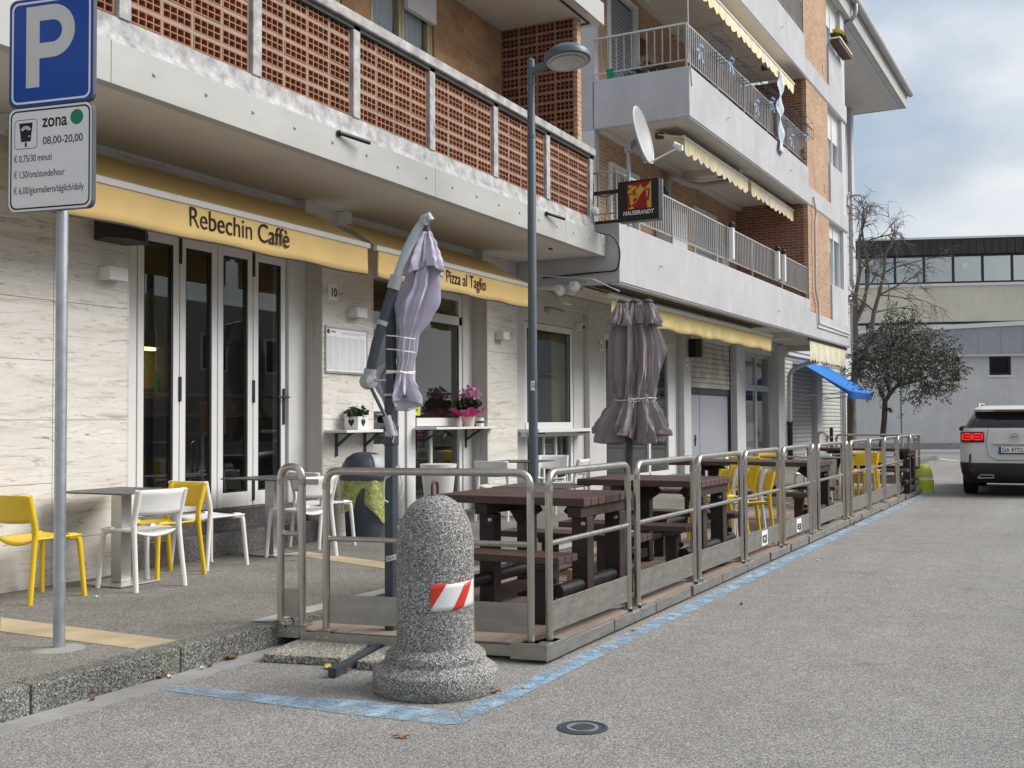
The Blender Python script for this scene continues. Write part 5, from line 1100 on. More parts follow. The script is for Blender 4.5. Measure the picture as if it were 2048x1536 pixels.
gold = [[(1000,0),(1000,1000),(830,1000),(800,560),(760,330),(755,230)],
 [(500,120),(560,90),(600,120),(620,200),(750,260),(480,560),(420,600),(340,560),(330,400),(350,280),(430,200),(490,190)],
 [(20,110),(150,70),(210,130),(380,120),(400,190),(310,260),(140,380),(60,360),(0,330),(40,270),(200,190),(30,160)],
 [(0,330),(60,350),(260,390),(270,450),(220,430),(100,390),(0,390)],
 [(60,460),(100,430),(370,510),(350,570),(250,640),(240,700),(290,770),(170,880),(110,760),(100,600)],
 [(490,560),(470,620),(330,800),(310,760),(430,600)],
 [(0,1000),(180,900),(270,940),(270,1000)]]
ep('emblem_gold','logogold',gold,.0050)
ep('emblem_jug','logored',[[(770,300),(850,260),(930,290),(945,380),(900,700),(820,740),(795,560)]],.0056); ep('emblem_handle','logogold',[[(800,350),(850,330),(880,370),(860,520),(810,640)]],.0062)
ep('emblem_eye','ink',[[(355,420),(400,400),(420,450),(380,480)]],.0056)
text('HAUSBRANDT',.082,'signwhite',cs,'lettering',(-.225,-.004,-.195),X_,Z_,ext=.001,shear=.25,fit=.46,bold=.001)
MB().bar((-W_,.06,.17),(-W_-.40,.06,.17),.04,.05).bar((-W_,.06,-.245),(-W_-.40,.06,-.245),.04,.04).box(-W_-.42,-W_-.40,.03,.09,-.02 if False else .02,.32).box(-W_-.42,-W_-.40,.03,.09,-.34,-.10).tube([(-W_,.0,.15),(-W_-.1,.0,.12),(-W_-.2,.02,.10),(-W_-.3,.02,.13)],.008,6).build('wall_arm','black',q)
p = (14.1,5.79,4.33); w = thing('junction_cap','small round white junction cap on the last parapet post','cap',p); MB().lathe([(.055,0),(.06,.03),(.05,.06),(.001,.065)],18,(0,0,0),Matrix.Rotation(PI/2,4,'X')).build('dome','signwhite',w,smooth=True); MB().tube([(0,.0,0),(.03,.01,-.2),(-.02,.01,-.4)],.006,6).build('wire','cable',w)

# ------------------------------------------------------------------ satellite dish
ZD = (Bp(.35,.0,5)-CAM).dot(fw)
pt = at(1257,292,ZD); q = thing('satellite_dish','pale grey satellite dish on a steel mast at the first floor railing','satellite dish',(pt.x,pt.y,4.22))
bw(MB().cyl((pt.x,pt.y,4.22),(pt.x,pt.y,pt.z),.03,14),'mast','galv',q,smooth=True)
dc = at(1287,270,ZD); nrm = (RV*.86-fw*.38+Vector((0,0,.22))).normalized()
xa = nrm.cross(Z_).normalized(); ya = xa.cross(nrm)
if ya.z < 0: ya = -ya; xa = -xa
def dishf(u, v): a = u*2*PI; r = .42*v; return dc+xa*(r*.92*math.cos(a))+ya*(r*math.sin(a))+nrm*(.085*v*v-.085)
bw(MB().grid(dishf,56,10,True),'reflector','dish',q,smooth=True,solid=.008)
bw(MB().tube([dishf(k/56,1.0) for k in range(56)],.010,6,closed=True),'rim','signwhite',q,smooth=True)
br0 = dc-nrm*.10; bw(MB().bar(br0-ya*.02,br0-ya*.40+nrm*.05,.12,.05,nrm).bar(pt+Z_*-.02,br0-ya*.05-nrm*.02,.07,.09).box(pt.x-.05,pt.x+.05,pt.y-.05,pt.y+.05,pt.z-.09,pt.z+.01),'bracket','galv',q,bevel=.006)
arm0 = dc-ya*.42+nrm*.0; lnb = at(1361,293,ZD-.15); bw(MB().tube([arm0,arm0+(lnb-arm0)*.97],.014,8),'feed_arm','signwhite',q,smooth=True)
bw(MB().tube([lnb,lnb+(dc-lnb).normalized()*.10],[.028,.045],14).box(lnb.x-.03,lnb.x+.03,lnb.y-.03,lnb.y+.03,lnb.z-.06,lnb.z+.02),'receiver','signwhite',q,smooth=True)

# ------------------------------------------------------------------ small things on the balconies
def bush(name, label, loc, rx, rz_, n, mat='leaf', l=.10, w=.05, pot=True, seed=1):
    q = thing(name, label, 'plant', loc); rnd = random.Random(seed)
    if pot: MB().lathe([(rx*.35,0),(rx*.5,rz_*.5),(rx*.52,rz_*.55),(rx*.45,rz_*.55)],16).build('pot','terra',q,smooth=True)
    for m_, k in ((mat,n),): leaves(k,0,0,rz_*.55+rz_*.7,rx,rx,rz_*.8,l,w,rnd).build('foliage',m_,q)
    return q
bush('potted_shrub','round dark evergreen shrub behind the upper balcony corner',Bp(3.55,.85,6.75),.42,.42,900,seed=5)
bush('potted_plant','dark potted plant on the boiler cabinet of the first floor balcony',Bp(5.6,1.5,5.55),.14,.18,150,seed=6)
bush('potted_plant','trailing brown green plant at the end of the second floor railing',Bp(11.2,.15,7.2),.16,.3,150,mat='dryleaf',seed=8)
q = thing('green_pot','small green plant pot on the balcony ledge near the grey wall','pot',Bp(3.2,1.45,7.33)); MB().lathe([(.06,0),(.09,.16),(.095,.17),(.08,.17)],16).build('pot','green',q,smooth=True)
rnd = random.Random(2)
q = thing('weed_tufts','thin green tufts growing on the corner ledge behind the coffee sign','plant',Bp(.1,.9,4.216)); m = MB()
for _ in range(60): a = rnd.uniform(-.07,.07); b = rnd.uniform(-.7,.3); m.tube([(a,b,0),(a+rnd.uniform(-.03,.03),b+rnd.uniform(-.03,.03),rnd.uniform(.05,.16))],[.004,.001],4)
m.build('stems','leaf',q)
q = thing('window_box','red edged window box with yellow flowers under the top bay window','planter',Bp(14.95,.0,11.06),BR); MB().box(-.78,.78,-.24,.0,.0,.10).build('trough','rust',q,bevel=.006); MB().box(-.80,.80,-.26,.0,.10,.14).build('ledge','signwhite',q,bevel=.004)
leaves(500,-.1,-.1,.25,.6,.13,.12,.10,.06,rnd).build('foliage','leaf',q); leaves(420,-.2,-.12,.32,.55,.14,.10,.07,.06,rnd).build('blossom','yellowflower',q)
for k, s in enumerate((4.6,6.2,7.8,9.6,10.9)):
    q = thing('plant_rack','empty dark wire pot rack hung on the upper railing, number %d from the corner'%(k+1),'rack',Bp(s,.05,8.0),BR,'wire pot racks on the upper railing'); m = MB(); r = .006
    q['label'] = ('first','second','third','fourth','farthest')[k]+' empty dark wire pot rack on the upper railing from the balcony corner'
    for zz in (-.12,.10,.26):
        m.tube([(-.3,-.02,zz),(.3,-.02,zz),(.3,-.26,zz),(-.3,-.26,zz)],r,5,closed=True)
    for xx in (-.3,-.1,.1,.3): m.tube([(xx,-.02,.26),(xx,-.26,.10),(xx,-.26,-.12),(xx,-.02,-.12)],r,5)
    m.build('wires','anthra',q)
for k, (s, z) in enumerate(((3.6,7.75),(5.4,8.05),(7.1,7.7),(8.3,8.05),(9.9,7.65),(11.3,8.05))):
    q = thing('ribbon_bow','light blue ribbon bow','decoration',Bp(s,.0,z),BR,'blue ribbon bows on the upper railing'); q['label'] = 'light blue ribbon bow tied '+('at the balcony corner of','on top of','low between balusters near the third rack of','on top beside the third rack of','by the white cloth strip on','at the brick end of')[k]+' the upper railing'
    m = MB()
    for a in (-1,1): m.grid(lambda u, v: (a*(.02+.10*math.sin(u*PI)*(1-.3*v)), -.03-.03*math.sin(u*2*PI), .05*math.cos(u*PI)+.04*v), 8, 2); m.add([(a*.01,-.03,0),(a*.09,-.04,-.22),(a*.14,-.04,-.20)],[(0,1,2)])
    m.build('loops','bluestring',q,solid=.003)
q = thing('cloth_strip','tall wavy white and blue cloth strip hanging on the upper railing','decoration',Bp(8.9,-.02,7.1),BR); MB().grid(lambda u, v: ((u-.5)*(.34+.10*math.sin(v*26))+.05*math.sin(v*9), -.02-.03*math.sin(u*PI+v*20), v*1.75),8,40).build('cloth','cloud',q,smooth=True,solid=.01)
q = thing('mirror_ball','small silver mirror ball hanging from the upper balcony ceiling','ornament',Bp(4.05,.8,9.05)); MB().lathe([(.13*math.sin(PI*k/10)+.001,-.13*math.cos(PI*k/10)) for k in range(11)],14).build('ball','alu',q); MB().cyl((0,0,.13),(0,0,.46),.004,5).build('string','cable',q)
q = thing('mirror_ball','tiny silver ball hanging in front of the dark brick bay','ornament',Bp(10.6,1.0,8.4)); MB().lathe([(.08*math.sin(PI*k/10)+.001,-.08*math.cos(PI*k/10)) for k in range(11)],14).build('ball','alu',q); MB().cyl((0,0,.08),(0,0,1.1),.004,5).build('string','cable',q)
q = thing('bulkhead_light','dark oval bulkhead lamp on the brick balcony wall','lamp',Bp(5.35,1.745,8.6),BR); MB().lathe([(.16,0),(.17,.05),(.10,.13),(.001,.15)],20,(0,0,0),Matrix.Rotation(PI/2,4,'X')).build('body','rust',q,smooth=True)
for k, s in enumerate((5.3,8.55,9.05)):
    q = thing('rolled_blind','narrow white rolled blind with black cap','blind',Bp(s,-.02,4.35),BR,'white rolled blinds strapped to the railing'); q['label'] = 'white rolled blind with black cap strapped upright to the railing '+('near the coffee sign','first of the close pair','second of the close pair')[k]
    MB().box(-.05,.05,-.05,.03,0,.60).build('roll','signwhite',q,bevel=.02); MB().lathe([(.06,.60),(.065,.66),(.03,.70),(.001,.70)],12,(0,-.01,0)).build('cap','black',q)

# ------------------------------------------------------------------ white car driving away
yc = (CAM+ray(2029,900)*(21.8/ray(2029,900).x)).y
q = thing('parked_car','white SUV seen from behind with lit red tail lights','car',(21.75,yc,0)); 
def sl_(z, x0, x1, hw, r, nz_=8):
    p = []
    for cx, cy, a0 in ((x1-r*2.2,-hw+r*1.0,-90),(x1-r*2.2,hw-r*1.0,0),(x0+r,hw-r,90),(x0+r,-hw+r,180)):
        rx = r*2.2 if cx > (x0+x1)/2 else r
        for k in range(nz_+1): a = R_(a0+90*k/nz_); p.append((cx+rx*math.cos(a),cy+r*math.sin(a),z))
    return p
def loft(sls, name, mat, parent, caps=True, smooth=40):
    m = MB(); n = len(sls[0])
    for s in sls: m.v += s
    for i in range(len(sls)-1):
        for j in range(n): m.f.append([i*n+j,i*n+(j+1) % n,(i+1)*n+(j+1) % n,(i+1)*n+j])
    if caps: m.f.append(list(reversed(range(n)))); m.f.append([(len(sls)-1)*n+j for j in range(n)])
    return m.build(name,mat,parent,smooth=smooth)
body = loft([sl_(.56,.02,4.42,.915,.22),sl_(.66,.0,4.46,.925,.22),sl_(.80,.03,4.46,.925,.22),sl_(.98,.05,4.40,.92,.22),sl_(1.10,.08,4.2,.905,.22),sl_(1.19,.10,3.6,.885,.22),sl_(1.245,.125,3.3,.862,.21)],'body','carwhite',q)
loft([sl_(.24,.16,4.3,.80,.2),sl_(.30,.07,4.38,.86,.22),sl_(.42,.015,4.44,.905,.22),sl_(.57,-.006,4.46,.928,.22),sl_(.62,.012,4.46,.928,.22)],'bumper','cardark',q)
loft([sl_(1.246,.13,3.25,.855,.2),sl_(1.40,.30,2.95,.775,.2),sl_(1.545,.48,2.6,.69,.2)],'window','carglass',q)
loft([sl_(1.545,.36,2.65,.70,.2),sl_(1.585,.33,2.6,.715,.2),sl_(1.625,.42,2.5,.68,.2),sl_(1.655,.60,2.35,.60,.2),sl_(1.665,.8,2.2,.5,.2)],'roof','carwhite',q)
for sy in (-1,1):
    MB().tube([(.75,sy*.62,1.63),(.8,sy*.625,1.695),(2.2,sy*.62,1.71),(2.4,sy*.61,1.65)],.02,8).build('roof_rail','alu',q,smooth=True)
    # tail light: dark housing, glowing frames
    def tl(pt, d=0): return (pt[0], pt[1]*sy, pt[2])
    hs = MB().grid(lambda u, v: tl((.045+.19*max(0,(u-.72)/.28)**2-.004+.03*v, .50+u*.425-.012*max(0,(u-.9))*10, .985+v*.19)),14,4).build('tail_light','lightdark',q,smooth=True,solid=.02)
    for (a, b) in ((.53,.685),(.715,.865)):
        g = MB()
        for zc in (1.035,1.085,1.135):
            g.tube([tl((.022,a+.02,zc)),tl((.022,b-.02,zc))] if b < .7 else [tl((.026,a+.02,zc)),tl((.045,b-.02,zc))],.011,8)
        g.tube(arcpath([tl((.022,a,1.035)),tl((.022,a,1.135))],.01),.010,8).tube([tl((.024 if b < .7 else .05,b,1.035)),tl((.024 if b < .7 else .05,b,1.135))],.010,8); g.build('light_frame','lightred',hs,smooth=True)
    MB().box(-.004,.02,sy*.70-.05,sy*.70+.05,.455,.52).build('reflector','lightdark',q,bevel=.006)
    MB().tube([(-.004,sy*.745,.62),(-.002,sy*.735,.77)],.017,8).build('vent','black',q)
    MB().tube(arcpath([(-.012,sy*.35,.345),(-.012,sy*.62,.335),(-.005,sy*.565,.395),(-.012,sy*.35,.395),(-.012,sy*.35,.345)],.02),.008,6).build('exhaust_trim','alu',q)
    for xx in (.95,3.65):
        w = MB().lathe([(.24,-.10),(.33,-.115),(.345,-.08),(.347,.08),(.33,.115),(.24,.10)],32,(0,0,0),Matrix.Translation((xx,sy*.80,.347))@Matrix.Rotation(PI/2,4,'X')).build('wheel','tyre',q,smooth=True); MB().lathe([(.001,-.10),(.24,-.09),(.24,.09),(.001,.10)],24,(0,0,0),Matrix.Translation((xx,sy*.80,.347))@Matrix.Rotation(PI/2,4,'X')).build('rim','galv',w,smooth=True)
    MB().lathe([(.001,-.09),(.09,-.06),(.115,0),(.09,.06),(.001,.09)],16,(0,0,0),Matrix.Translation((2.75,sy*1.03,1.21))@Matrix.Scale(.75,4,(0,0,1))).box(2.7,2.78,sy*.93-.06,sy*.93+.06,1.17,1.20).build('mirror','black',q,smooth=True)
tg = MB().tube([(.072,-.43,1.238),(.012,-.47,1.0),(-.006,-.44,.74),(-.006,-.3,.665),(-.006,.3,.665),(-.006,.44,.74),(.012,.47,1.0),(.072,.43,1.238)],.004,5).build('tailgate_seam','cardark',q)
MB().box(-.012,.06,-.36,.36,.955,.975).build('plate_lip','carwhite',q,bevel=.008)
pl = MB().box(-.014,.03,-.26,.26,.80,.91).build('number_plate','signwhite',q,bevel=.004); MB().box(-.0146,-.0135,.215,.258,.802,.908).build('plate_band','plateblue',pl); MB().box(-.0142,.03,-.27,.27,.782,.799).build('plate_holder','black',pl)
text('GA 477G',.105,'ink',pl,'plate_print',(-.0150,.205,.818),(0,-1,0),Z_,ext=.0003,fit=.345,bold=.001)
cv = MB()
for dz in (0,.042): cv.bar((.020,.075,1.065+dz),(.024,0,1.105+dz),.008,.022,(1,0,0)).bar((.024,0,1.105+dz),(.020,-.075,1.065+dz),.008,.022,(1,0,0))
cv.build('chevron_emblem','cardark',q); text('CITROËN',.035,'alu',q,'badge',(.03,.10,1.005),(0,-1,0),Z_,ext=.0015,fit=.20)
MB().bar((.20,.02,1.30),(.23,.36,1.285),.02,.05).build('rear_wiper','black',q); MB().box(.32,.345,-.34,.34,1.553,1.567).build('brake_light','lightdark',q)
MB().tube([(.3,-.60,1.31),(.33,-.3,1.42),(.33,.3,1.42),(.3,.60,1.31)],.003,4).build('heater_line','black',q)

# ------------------------------------------------------------------ building across the far street
P0 = onz(1880,898,.12); frz_ = math.atan2(-.947,.322); fx = Vector((.322,-.947,0)); fy = Vector((.947,.322,0))
def fl(px, py, o=0.0):
    d = ray(px,py); t = ((P0+fy*o-CAM).dot(fy))/d.dot(fy); p = CAM+d*t-P0; return p.dot(fx), p.z
far = thing('office_building','cream and grey two storey building across the far street with ribbon windows','building',P0,frz_)
fb = lambda name, mat, *bs, parent=None, bevel=0.0: (lambda mb: [mb.box(*b) for b in bs] and mb.build(name, mat, parent or far, bevel=bevel))(MB())
xl, xr = -26, 24
zb = fl(1980,710)[1]; zt = fl(1980,652)[1]
wl, wt = fl(1978,713); wr, wb = fl(2023,750); w2l, _ = fl(1903,715); w2r, _ = fl(1920,715)
fb('ground_wall','farwhite',(xl,w2l,0,.3,.0,zb),(w2r,wl,0,.3,.0,zb),(wr,xr,0,.3,.0,zb),(wl,wr,0,.3,0,wb),(wl,wr,0,.3,wt,zb),(w2l,w2r,0,.3,0,wb-.25),(w2l,w2r,0,.3,wt,zb))
fb('plinth','gutter',(xl,xr,-.03,-.002,-.12,.26))
f = fb('window','black',(wl,wl+.10,.10,.2,wb,wt),(wr-.10,wr,.10,.2,wb,wt),(wl+.1,wr-.1,.10,.2,wt-.10,wt),(wl+.1,wr-.1,.10,.2,wb,wb+.10)); fb('pane','carglass',(wl+.1,wr-.1,.16,.17,wb+.1,wt-.1),parent=f); fb('sill','white',(wl-.06,wr+.06,-.06,-.001,wb-.08,wb),parent=f)
f = fb('window','black',(w2l,w2r,.12,.2,wb-.25,wt))
# sloping sheet canopy band
za0 = fl(1714,668)[1]; za1 = fl(2046,650)[1]; xa0 = fl(1714,668)[0]; xa1 = fl(2046,650)[0]; sl = (za1-za0)/(xa1-xa0)
zz = lambda x: za0+(x-xa0)*sl
MB().prism([(xl,zb),(xr,zb),(xr,zz(xr)),(xl,zz(xl))],-.0,.25,Matrix(((1,0,0,0),(0,0,-1,.05),(0,1,0,0),(0,0,0,1)))).build('cladding','zinc',far)
m = MB(); k = xl
while k < xr: m.box(k,k+.03,-.215,-.199,zb+.03,zz(k)-.08); k += .92
m.build('cladding_seams','zinc',far); MB().prism([(xl,zz(xl)-.02),(xr,zz(xr)-.02),(xr,zz(xr)+.16),(xl,zz(xl)+.16)],-.05,.34,Matrix(((1,0,0,0),(0,0,-1,.05),(0,1,0,0),(0,0,0,1)))).build('canopy_edge','white',far); fb('canopy_roof','zinc',(xl,xr,.06,3.4,zb+.2,zb+.3)); fb('band_drip','gf',(xl,xr,-.24,-.2,zb-.06,zb+.02))
O = 3.4
c0 = fl(1990,642,O)[1]; c1 = fl(1990,568,O)[1]; c2 = fl(1990,509,O)[1]; c3 = fl(1990,476,O)[1]
fb('upper_wall','cream',(xl,xr,O,O+.3,c0,c1),(xl,xr,O,O+.3,zb,c0-1.25)); fb('string_course','white',(xl,xr,O-.08,O-.001,c1-.05,c1+.07))
mx = [fl(p,540,O)[0] for p in (1733,1791,1849,1908,1966,2025)]; st_ = (mx[-1]-mx[0])/5
posts = [mx[0]+st_*k for k in range(-8,14)]
fr_ = fb('ribbon_window','black',*[(p-.05,p+.05,O+.02,O+.12,c1+.12,c2) for p in posts],(xl,xr,O+.0,O+.12,c1+.071,c1+.16),(xl,xr,O,O+.12,c2-.04,c2+.05),*[(p-.05,p+.05,O+.02,O+.12,c0-1.2,c0) for p in posts],(xl,xr,O-.02,O+.12,c0-.10,c0))
fb('pane','farglass',(xl,xr,O+.07,O+.08,c1+.16,c2-.04),(xl,xr,O+.07,O+.08,c0-1.2,c0-.1),parent=fr_)
fb('inner_wall','whitewall',(xl,xr,O+1.6,O+1.7,zb,c3)); fb('inner_ceiling','whitewall',(xl,xr,O+.31,O+1.7,c2+.02,c2+.1)); fb('inner_floor','whitewall',(xl,xr,O+.31,O+1.7,c1-.1,c1))
fb('wall_notice','signwhite',(fl(1925,525,O)[0],fl(1934,525,O)[0],O+.055,O+.065,c1+.75,c1+1.0))
fb('parapet_cladding','darkmetal',(xl,xr,O-.12,O+.2,c2+.051,c3)); m = MB(); k = xl
while k < xr: m.box(k,k+.06,O-.16,O-.121,c2+.07,c3-.02); k += .34
m.build('cladding_ribs','darkmetal',far); fb('parapet_cap','white',(xl,xr,O-.2,O+.25,c3+.001,c3+.09)); fb('roof','zinc',(xl,xr,O+.3,O+9,c3-.3,c3-.2))
# far pavement and kerb, road lines there
k0 = onz(1880,908.5,0); k1 = onz(1880,903,.12)
def fsheet(o0, o1_, z0, z1, name, mat, kind='structure'):
    a = P0+fx*xl+fy*o0; b = P0+fx*xr+fy*o0; c = P0+fx*xr+fy*o1_; d = P0+fx*xl+fy*o1_
    return tag(MB().prism([(p.x,p.y) for p in (a,b,c,d)],z0,z1).build(name,mat), kind=kind)
dk_ = (k0-P0).dot(fy)
fsheet(dk_+.15,.0,-.05,.12,'far_pavement','gutter'); fsheet(dk_,dk_+.149,-.05,.125,'far_kerb','farwhite')
MA['linewhite'] = M('worn_white_line', (.55,.55,.53), .85, var=.2, scale=5)
def line(p, q, w):
    a = onz(*p); b = onz(*q); d = (b-a).normalized(); n_ = Vector((-d.y,d.x,0))*w/2
    return tag(MB().add([(v.x,v.y,.006) for v in (a+n_,b+n_,b-n_,a-n_)],[(0,1,2,3)]).build('white_marking','linewhite'), kind='structure')
line((1858,920),(1880,917),.22); line((1868,917),(1916,922),.22); line((1840,927),(1862,923),.2)
# sign post beyond the deck
p = onz(1805,925,.15); q = thing('thin_signpost','thin grey steel post standing behind the olive tree','post',(p.x,p.y,0)); MB().cyl((0,0,0),(0,0,3.4),.035,12).build('tube','galv',q,smooth=True); MB().lathe([(.08,0),(.06,.06),(.04,.08)],12,(0,0,.12)).build('foot','galv',q)
tag(MB().prism([(xe,kerby(xe)+.0),(xe+.01,kerby(xe)),(xe+.01,7.9),(xe,7.9)],-.05,.15).build('pavement_end','kerb'), kind='structure')

# ------------------------------------------------------------------ trees
def olive():
    p = onz(1762,931,.15); Zt = (p-CAM).dot(fw); q = thing('olive_tree','leafy olive tree with a forked trunk at the end of the terrace','tree',p); rnd = random.Random(21)
    P_ = lambda x, y, dz=0: at(x,y,Zt+dz)
    tr = MB(); tr.tube([P_(1762,931),P_(1763,905),P_(1766,870),P_(1769,835),P_(1770,800)],[.095,.088,.08,.075,.07],10); tr.tube([P_(1770,803),P_(1764,790),P_(1758,775),P_(1752,750)],[.06,.05,.04,.03],8); tr.tube([P_(1770,803),P_(1780,788),P_(1795,770),P_(1812,745),P_(1830,725)],[.062,.055,.046,.035,.02],8); tr.tube([P_(1780,790,.2),P_(1772,760,.3),P_(1775,720,.4),P_(1785,690,.4)],[.045,.04,.03,.015],8); tr.tube([P_(1795,772),P_(1840,760,-.3),P_(1880,740,-.4)],[.035,.028,.012],7)
    tr.tube([P_(1773,820,-.1),P_(1780,818,-.12),P_(1782,824,-.1)],.05,8)
    bw(tr,'trunk','bark',q,smooth=True)
    lo = MB(); hi = MB(); l = q.location
    def spray(c, d, n, L):
        a = d.cross(Vector((rnd.gauss(0,1),rnd.gauss(0,1),rnd.gauss(0,1)))).normalized()
        for k in range(n):
            t = k/n; o = c+d*L*t+Vector((0,0,-.25*L*t*t)); s = 1 if k % 2 else -1
            ld = (d*.6+a*s*.8+Vector((rnd.gauss(0,.25),rnd.gauss(0,.25),rnd.gauss(0,.25)))).normalized(); w = ld.cross(Vector((rnd.gauss(0,1),rnd.gauss(0,1),rnd.gauss(0,1)))).normalized()
            ll = rnd.uniform(.06,.10); ww = rnd.uniform(.014,.022); (hi if rnd.random() < .32 else lo).add([o-l,o+ld*ll*.5+w*ww-l,o+ld*ll-l,o+ld*ll*.5-w*ww-l],[(0,1,2,3)])
    # clumps: px, py, depth offset, px radius, count
    CL = [(1740,720,0,34,60),(1775,690,.3,38,80),(1800,668,0,34,70),(1830,690,-.3,40,90),(1765,745,-.4,34,70),(1800,730,.4,44,100),(1845,730,0,42,90),(1880,700,.2,30,60),(1885,735,-.3,34,60),(1860,765,-.2,32,60),(1825,770,.3,32,50),(1905,745,0,22,26),(1920,735,.1,14,12),(1720,745,.2,20,30),(1715,715,0,18,22),(1790,650,.2,22,30),(1755,665,-.2,18,22),(1895,775,.1,16,16),(1875,788,0,14,12),(1840,792,-.1,14,14),(1815,648,-.1,14,12),(1735,690,.3,20,28),(1750,775,-.3,18,22),(1805,700,-.6,36,70),(1860,715,-.6,34,60),(1780,720,-.6,34,60)]
    s_ = F_PX/Zt
    for x, y, dz, r, n in CL:
        c = P_(x,y,dz); rr = r/s_
        for _ in range(int(n*1.25)):
            v = Vector((rnd.gauss(0,.5),rnd.gauss(0,.5),rnd.gauss(0,.45)))*rr; d = (v.normalized()*.7+Vector((rnd.gauss(0,.5),rnd.gauss(0,.5),rnd.gauss(0,.4)+.1))).normalized()
            spray(c+v,d,rnd.randint(7,13),rnd.uniform(.16,.34))
    cr = lo.build('crown','olive',q); hi.build('pale_leaves','olivelight',cr)
olive()
def bare():
    p = onz(1704,921,.15); Zt = (p-CAM).dot(fw)+.6; q = thing('bare_tree','tall leafless tree with drooping twigs behind the grey block corner','tree',p); rnd = random.Random(5); l = q.location
    P_ = lambda x, y, dz=0: at(x,y,Zt+dz)
    tr = MB(); br = MB()
    tr.tube([p,P_(1704,860),P_(1703,800),P_(1708,760)],[.16,.15,.14,.13],12)
    def limb(pts, r0, r1, m=None):
        k = len(pts); (m or tr).tube(pts,[r0+(r1-r0)*i/(k-1) for i in range(k)],7)
    A1 = [P_(1707,765),P_(1712,690),P_(1710,640),P_(1711,590),P_(1720,540),P_(1716,500),P_(1722,470)]
    A2 = [P_(1707,765),P_(1728,720),P_(1742,670),P_(1748,625),P_(1758,590),P_(1768,545),P_(1772,505)]
    A3 = [P_(1711,645),P_(1727,610),P_(1734,575),P_(1738,540),P_(1728,490),P_(1724,455)]
    limb(A1,.10,.035); limb(A2,.11,.03); limb(A3,.075,.025)
    def grow(o, d, L_, r, lev):
        pts = [o]; dd = d.copy()
        for i in range(4):
            dd = (dd+Vector((rnd.gauss(0,.22),rnd.gauss(0,.22),rnd.gauss(0,.2)-(.13 if lev > 1 else -.02)*i*.6))).normalized(); pts.append(pts[-1]+dd*L_/4)
        br.tube(pts,[r*(1-.17*i) for i in range(5)],4 if lev > 1 else 5)
        if lev < 4:
            for i in range(rnd.randint(3,5) if lev < 3 else 4):
                t = rnd.randint(1,4); a = Vector((rnd.gauss(0,1),rnd.gauss(0,1),rnd.gauss(0,.8))).normalized(); grow(pts[t],(dd*.75+a*.75).normalized(),L_*rnd.uniform(.5,.74),r*.60,lev+1)
    seeds = [(A1[-1],(.1,0,1),1.1),(A1[5],(-.3,.0,.8),.8),(A1[4],(.6,0,.5),.9),(A2[-1],(.3,0,.8),1.2),(A2[5],(.8,0,.3),1.3),(A2[4],(1,0,.1),1.5),(A2[4],(.9,.2,-.1),1.3),(A2[3],(.9,0,.25),1.3),(A3[-1],(0,0,1),1.2),(A3[-1],(.5,0,.9),1.1),(A3[4],(.7,.1,.6),1.1),(A2[2],(.8,-.2,.1),1.1),(A3[3],(-.4,.3,.5),.8),(A2[3],(-.3,.0,.5),.8),(A3[2],(.5,0,.4),.9),(A1[2],(.4,.3,.3),.7)]
    for o, d, L_ in seeds:
        dv = (RV*d[0]+fw*d[1]+Z_*d[2]).normalized(); grow(o,dv,L_,.032,1)
    bw(tr,'trunk','barkgrey',q,smooth=True); bw(br,'branches','barkgrey',q)
    m = leaves(160,0,0,0,.9,.9,1.6,.08,.04,rnd); c = P_(1740,590)-l; m.v = [(a+c.x,b+c.y,d+c.z) for a,b,d in m.v]; m.build('last_leaves','yelleaf',q)
bare()

# ------------------------------------------------------------------ small things on the ground
p = onz(1165,1456,0); q = thing('valve_cover','small round iron valve cover set in the asphalt','cover',(p.x,p.y,0))
MB().lathe([(.118,-.01),(.118,.004),(.104,.006),(.100,.004),(.100,-.01)],40).build('ring','anthra',q); MB().lathe([(.097,-.01),(.097,.004),(.07,.003),(.001,.003)],36).box(-.05,.05,-.009,.009,.003,.007).build('lid','galv' if False else 'anthra',q)
m = MB().lathe([(.058,.003),(.058,.006),(.075,.006),(.075,.003)],24); m.f = m.f[:-2]; m.build('raised_pattern','galv',q)
rnd = random.Random(77)
def leaf(label, x, y, z, s, mat, g):
    q = thing('fallen_leaf', label, 'leaf', (x,y,z), rnd.uniform(0,6.28), g); c = rnd.uniform(.2,.5)
    def f(u, v): a = (u-.5)*2; return ((v-.5)*2*s, a*s*.45*math.sin(v*PI)**.7, .004+c*s*(a*a*.5+(v-.5)**2)+.006*math.sin(v*9))
    MB().grid(f,6,8).build('blade',mat,q,smooth=True,solid=.0015); MB().tube([(-s,0,.004+c*s*.25),(-s*1.5,.004,.012)],.002,5).build('stalk',mat,q)
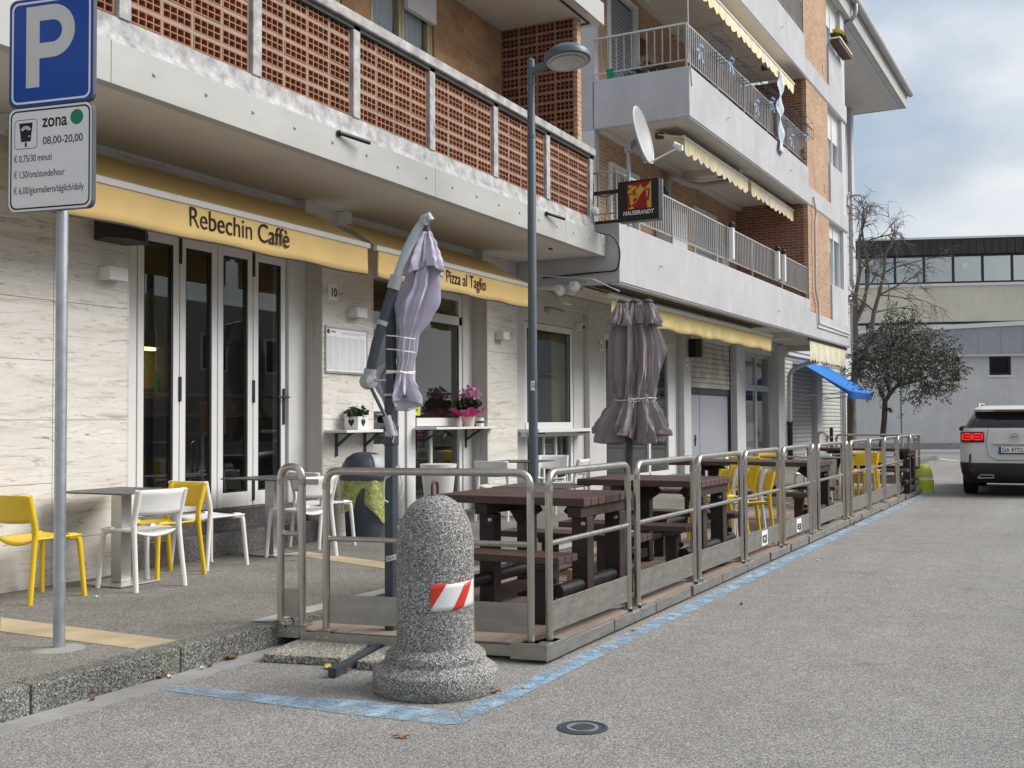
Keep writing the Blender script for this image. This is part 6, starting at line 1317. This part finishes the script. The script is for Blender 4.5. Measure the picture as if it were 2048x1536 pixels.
for (px, py, s, mat, lb, z) in ((805,1476,.035,'dryleaf','dark curled leaf alone on the asphalt below the bollard',0),(990,1385,.030,'dryleaf','orange leaf on the blue line right of the bollard',.005),(1047,1378,.022,'yelleaf','small pale leaf on the asphalt right of the blue line',0),(466,1317,.065,'dryleaf','large brown leaf in the gutter by the kerb',.008),(578,1303,.030,'yelleaf','yellow leaf in front of the deck steel edge',.004),(380,1336,.028,'yelleaf','pale leaf scrap in the gutter near the kerb joint',.008),(420,1333,.025,'dryleaf','thin brown leaf in the gutter',.008),(405,1338,.022,'paper','white scrap in the gutter near the kerb joint',.008),(322,1356,.035,'dryleaf','leaf crumb at the gutter end of the blue line',.008),(340,1355,.026,'paper','small white paper scrap in the gutter',.008),(185,1400,.022,'dryleaf','orange scrap in the gutter near the post',.008),(55,1396,.022,'yelleaf','yellow scrap in the kerb joint',.03),(1265,1262,.026,'dryleaf','dark leaf beside the deck edge near the second panel',.004),(660,1337,.05,'yelleaf','bright yellow tuft at the end of the dark base bar',.004),(690,1345,.04,'dryleaf','brown leaf by the end of the dark base bar',.004),(1483,1209,.022,'dryleaf','tiny twig like leaf on the road surface',.002),(1635,1122,.026,'paper','pale scrap on the road beside the deck',.002),(195,1195,.02,'paper','white scrap under the first cafe table',.152),(425,1125,.024,'paper','white scrap below the white chair at the folding door',.152)):
    p = onz(px,py,z); leaf(lb,p.x,p.y,z,s,mat,'fallen leaves and scraps on the ground')
m = MB()
for k in range(240):
    t = rnd.random(); px = 1690+t*140; py = 1052-(t*140)*.47+rnd.gauss(2,3.0)
    if rnd.random() < .35: px = rnd.gauss(1805,8); py = rnd.gauss(995,2.5)
    p = onz(px,py,0); d = Vector((rnd.gauss(0,1),rnd.gauss(0,1),rnd.gauss(0,.5))).normalized(); a = d.cross(Z_).normalized(); s = rnd.uniform(.02,.06); c = Vector((p.x,p.y,rnd.uniform(.008,.04))); m.add([c-d*s,c+a*s*.5,c+d*s,c-a*s*.5],[(0,1,2,3)])
tag(m.build('leaf_litter','dryleaf'),'brown leaf litter gathered along the deck edge by the yellow bollard','leaves',kind='stuff')
p = onz(536,1290,0); q = thing('crumpled_tissue','crumpled white tissue lying at the kerb by the deck corner','litter',(p.x,p.y,.005))
def tis(u, v): a = u*2*PI; b = v*PI; r = .055*(1+.35*math.sin(a*3+b*4)+.25*math.sin(a*7-b*5)); return (r*math.sin(b)*math.cos(a), r*math.sin(b)*math.sin(a), .052-.062*math.cos(b)*(1+.3*math.sin(a*2)))
MB().grid(tis,28,14,True).build('paper','paper',q); MB().grid(lambda u, v: (.05+.05*u+.01*math.sin(v*9), -.07+.09*v, .02+.03*math.sin(u*6)*math.sin(v*5)+.02*u),8,8).build('loose_corner','paper',q,solid=.003)
p = onz(1142,1162,.105); q = thing('small_can','small crushed brown can on the deck under the first picnic table','can',(p.x,p.y,.105)); MB().lathe([(.03,0),(.036,.01),(.03,.05),(.034,.09),(.025,.10),(.001,.10)],14).build('can','orangewood',q,smooth=True)

# ------------------------------------------------------------------ other side of the road (behind the viewer, seen only in the glass)
op = thing('opposite_building','plain grey rendered building on the opposite side of the road','building',(14,-17,0))
MB().box(-26,34,-6,-.3,0,6.5).build('wall','opp',op)
for k in range(14):
    f = MB().box(-24+k*4.1,-22.4+k*4.1,-.299,-.2,3.6,5.2).build('window','signwhite',op); MB().box(-23.9+k*4.1,-22.5+k*4.1,-.199,-.19,3.7,5.1).build('pane','carglass',f)
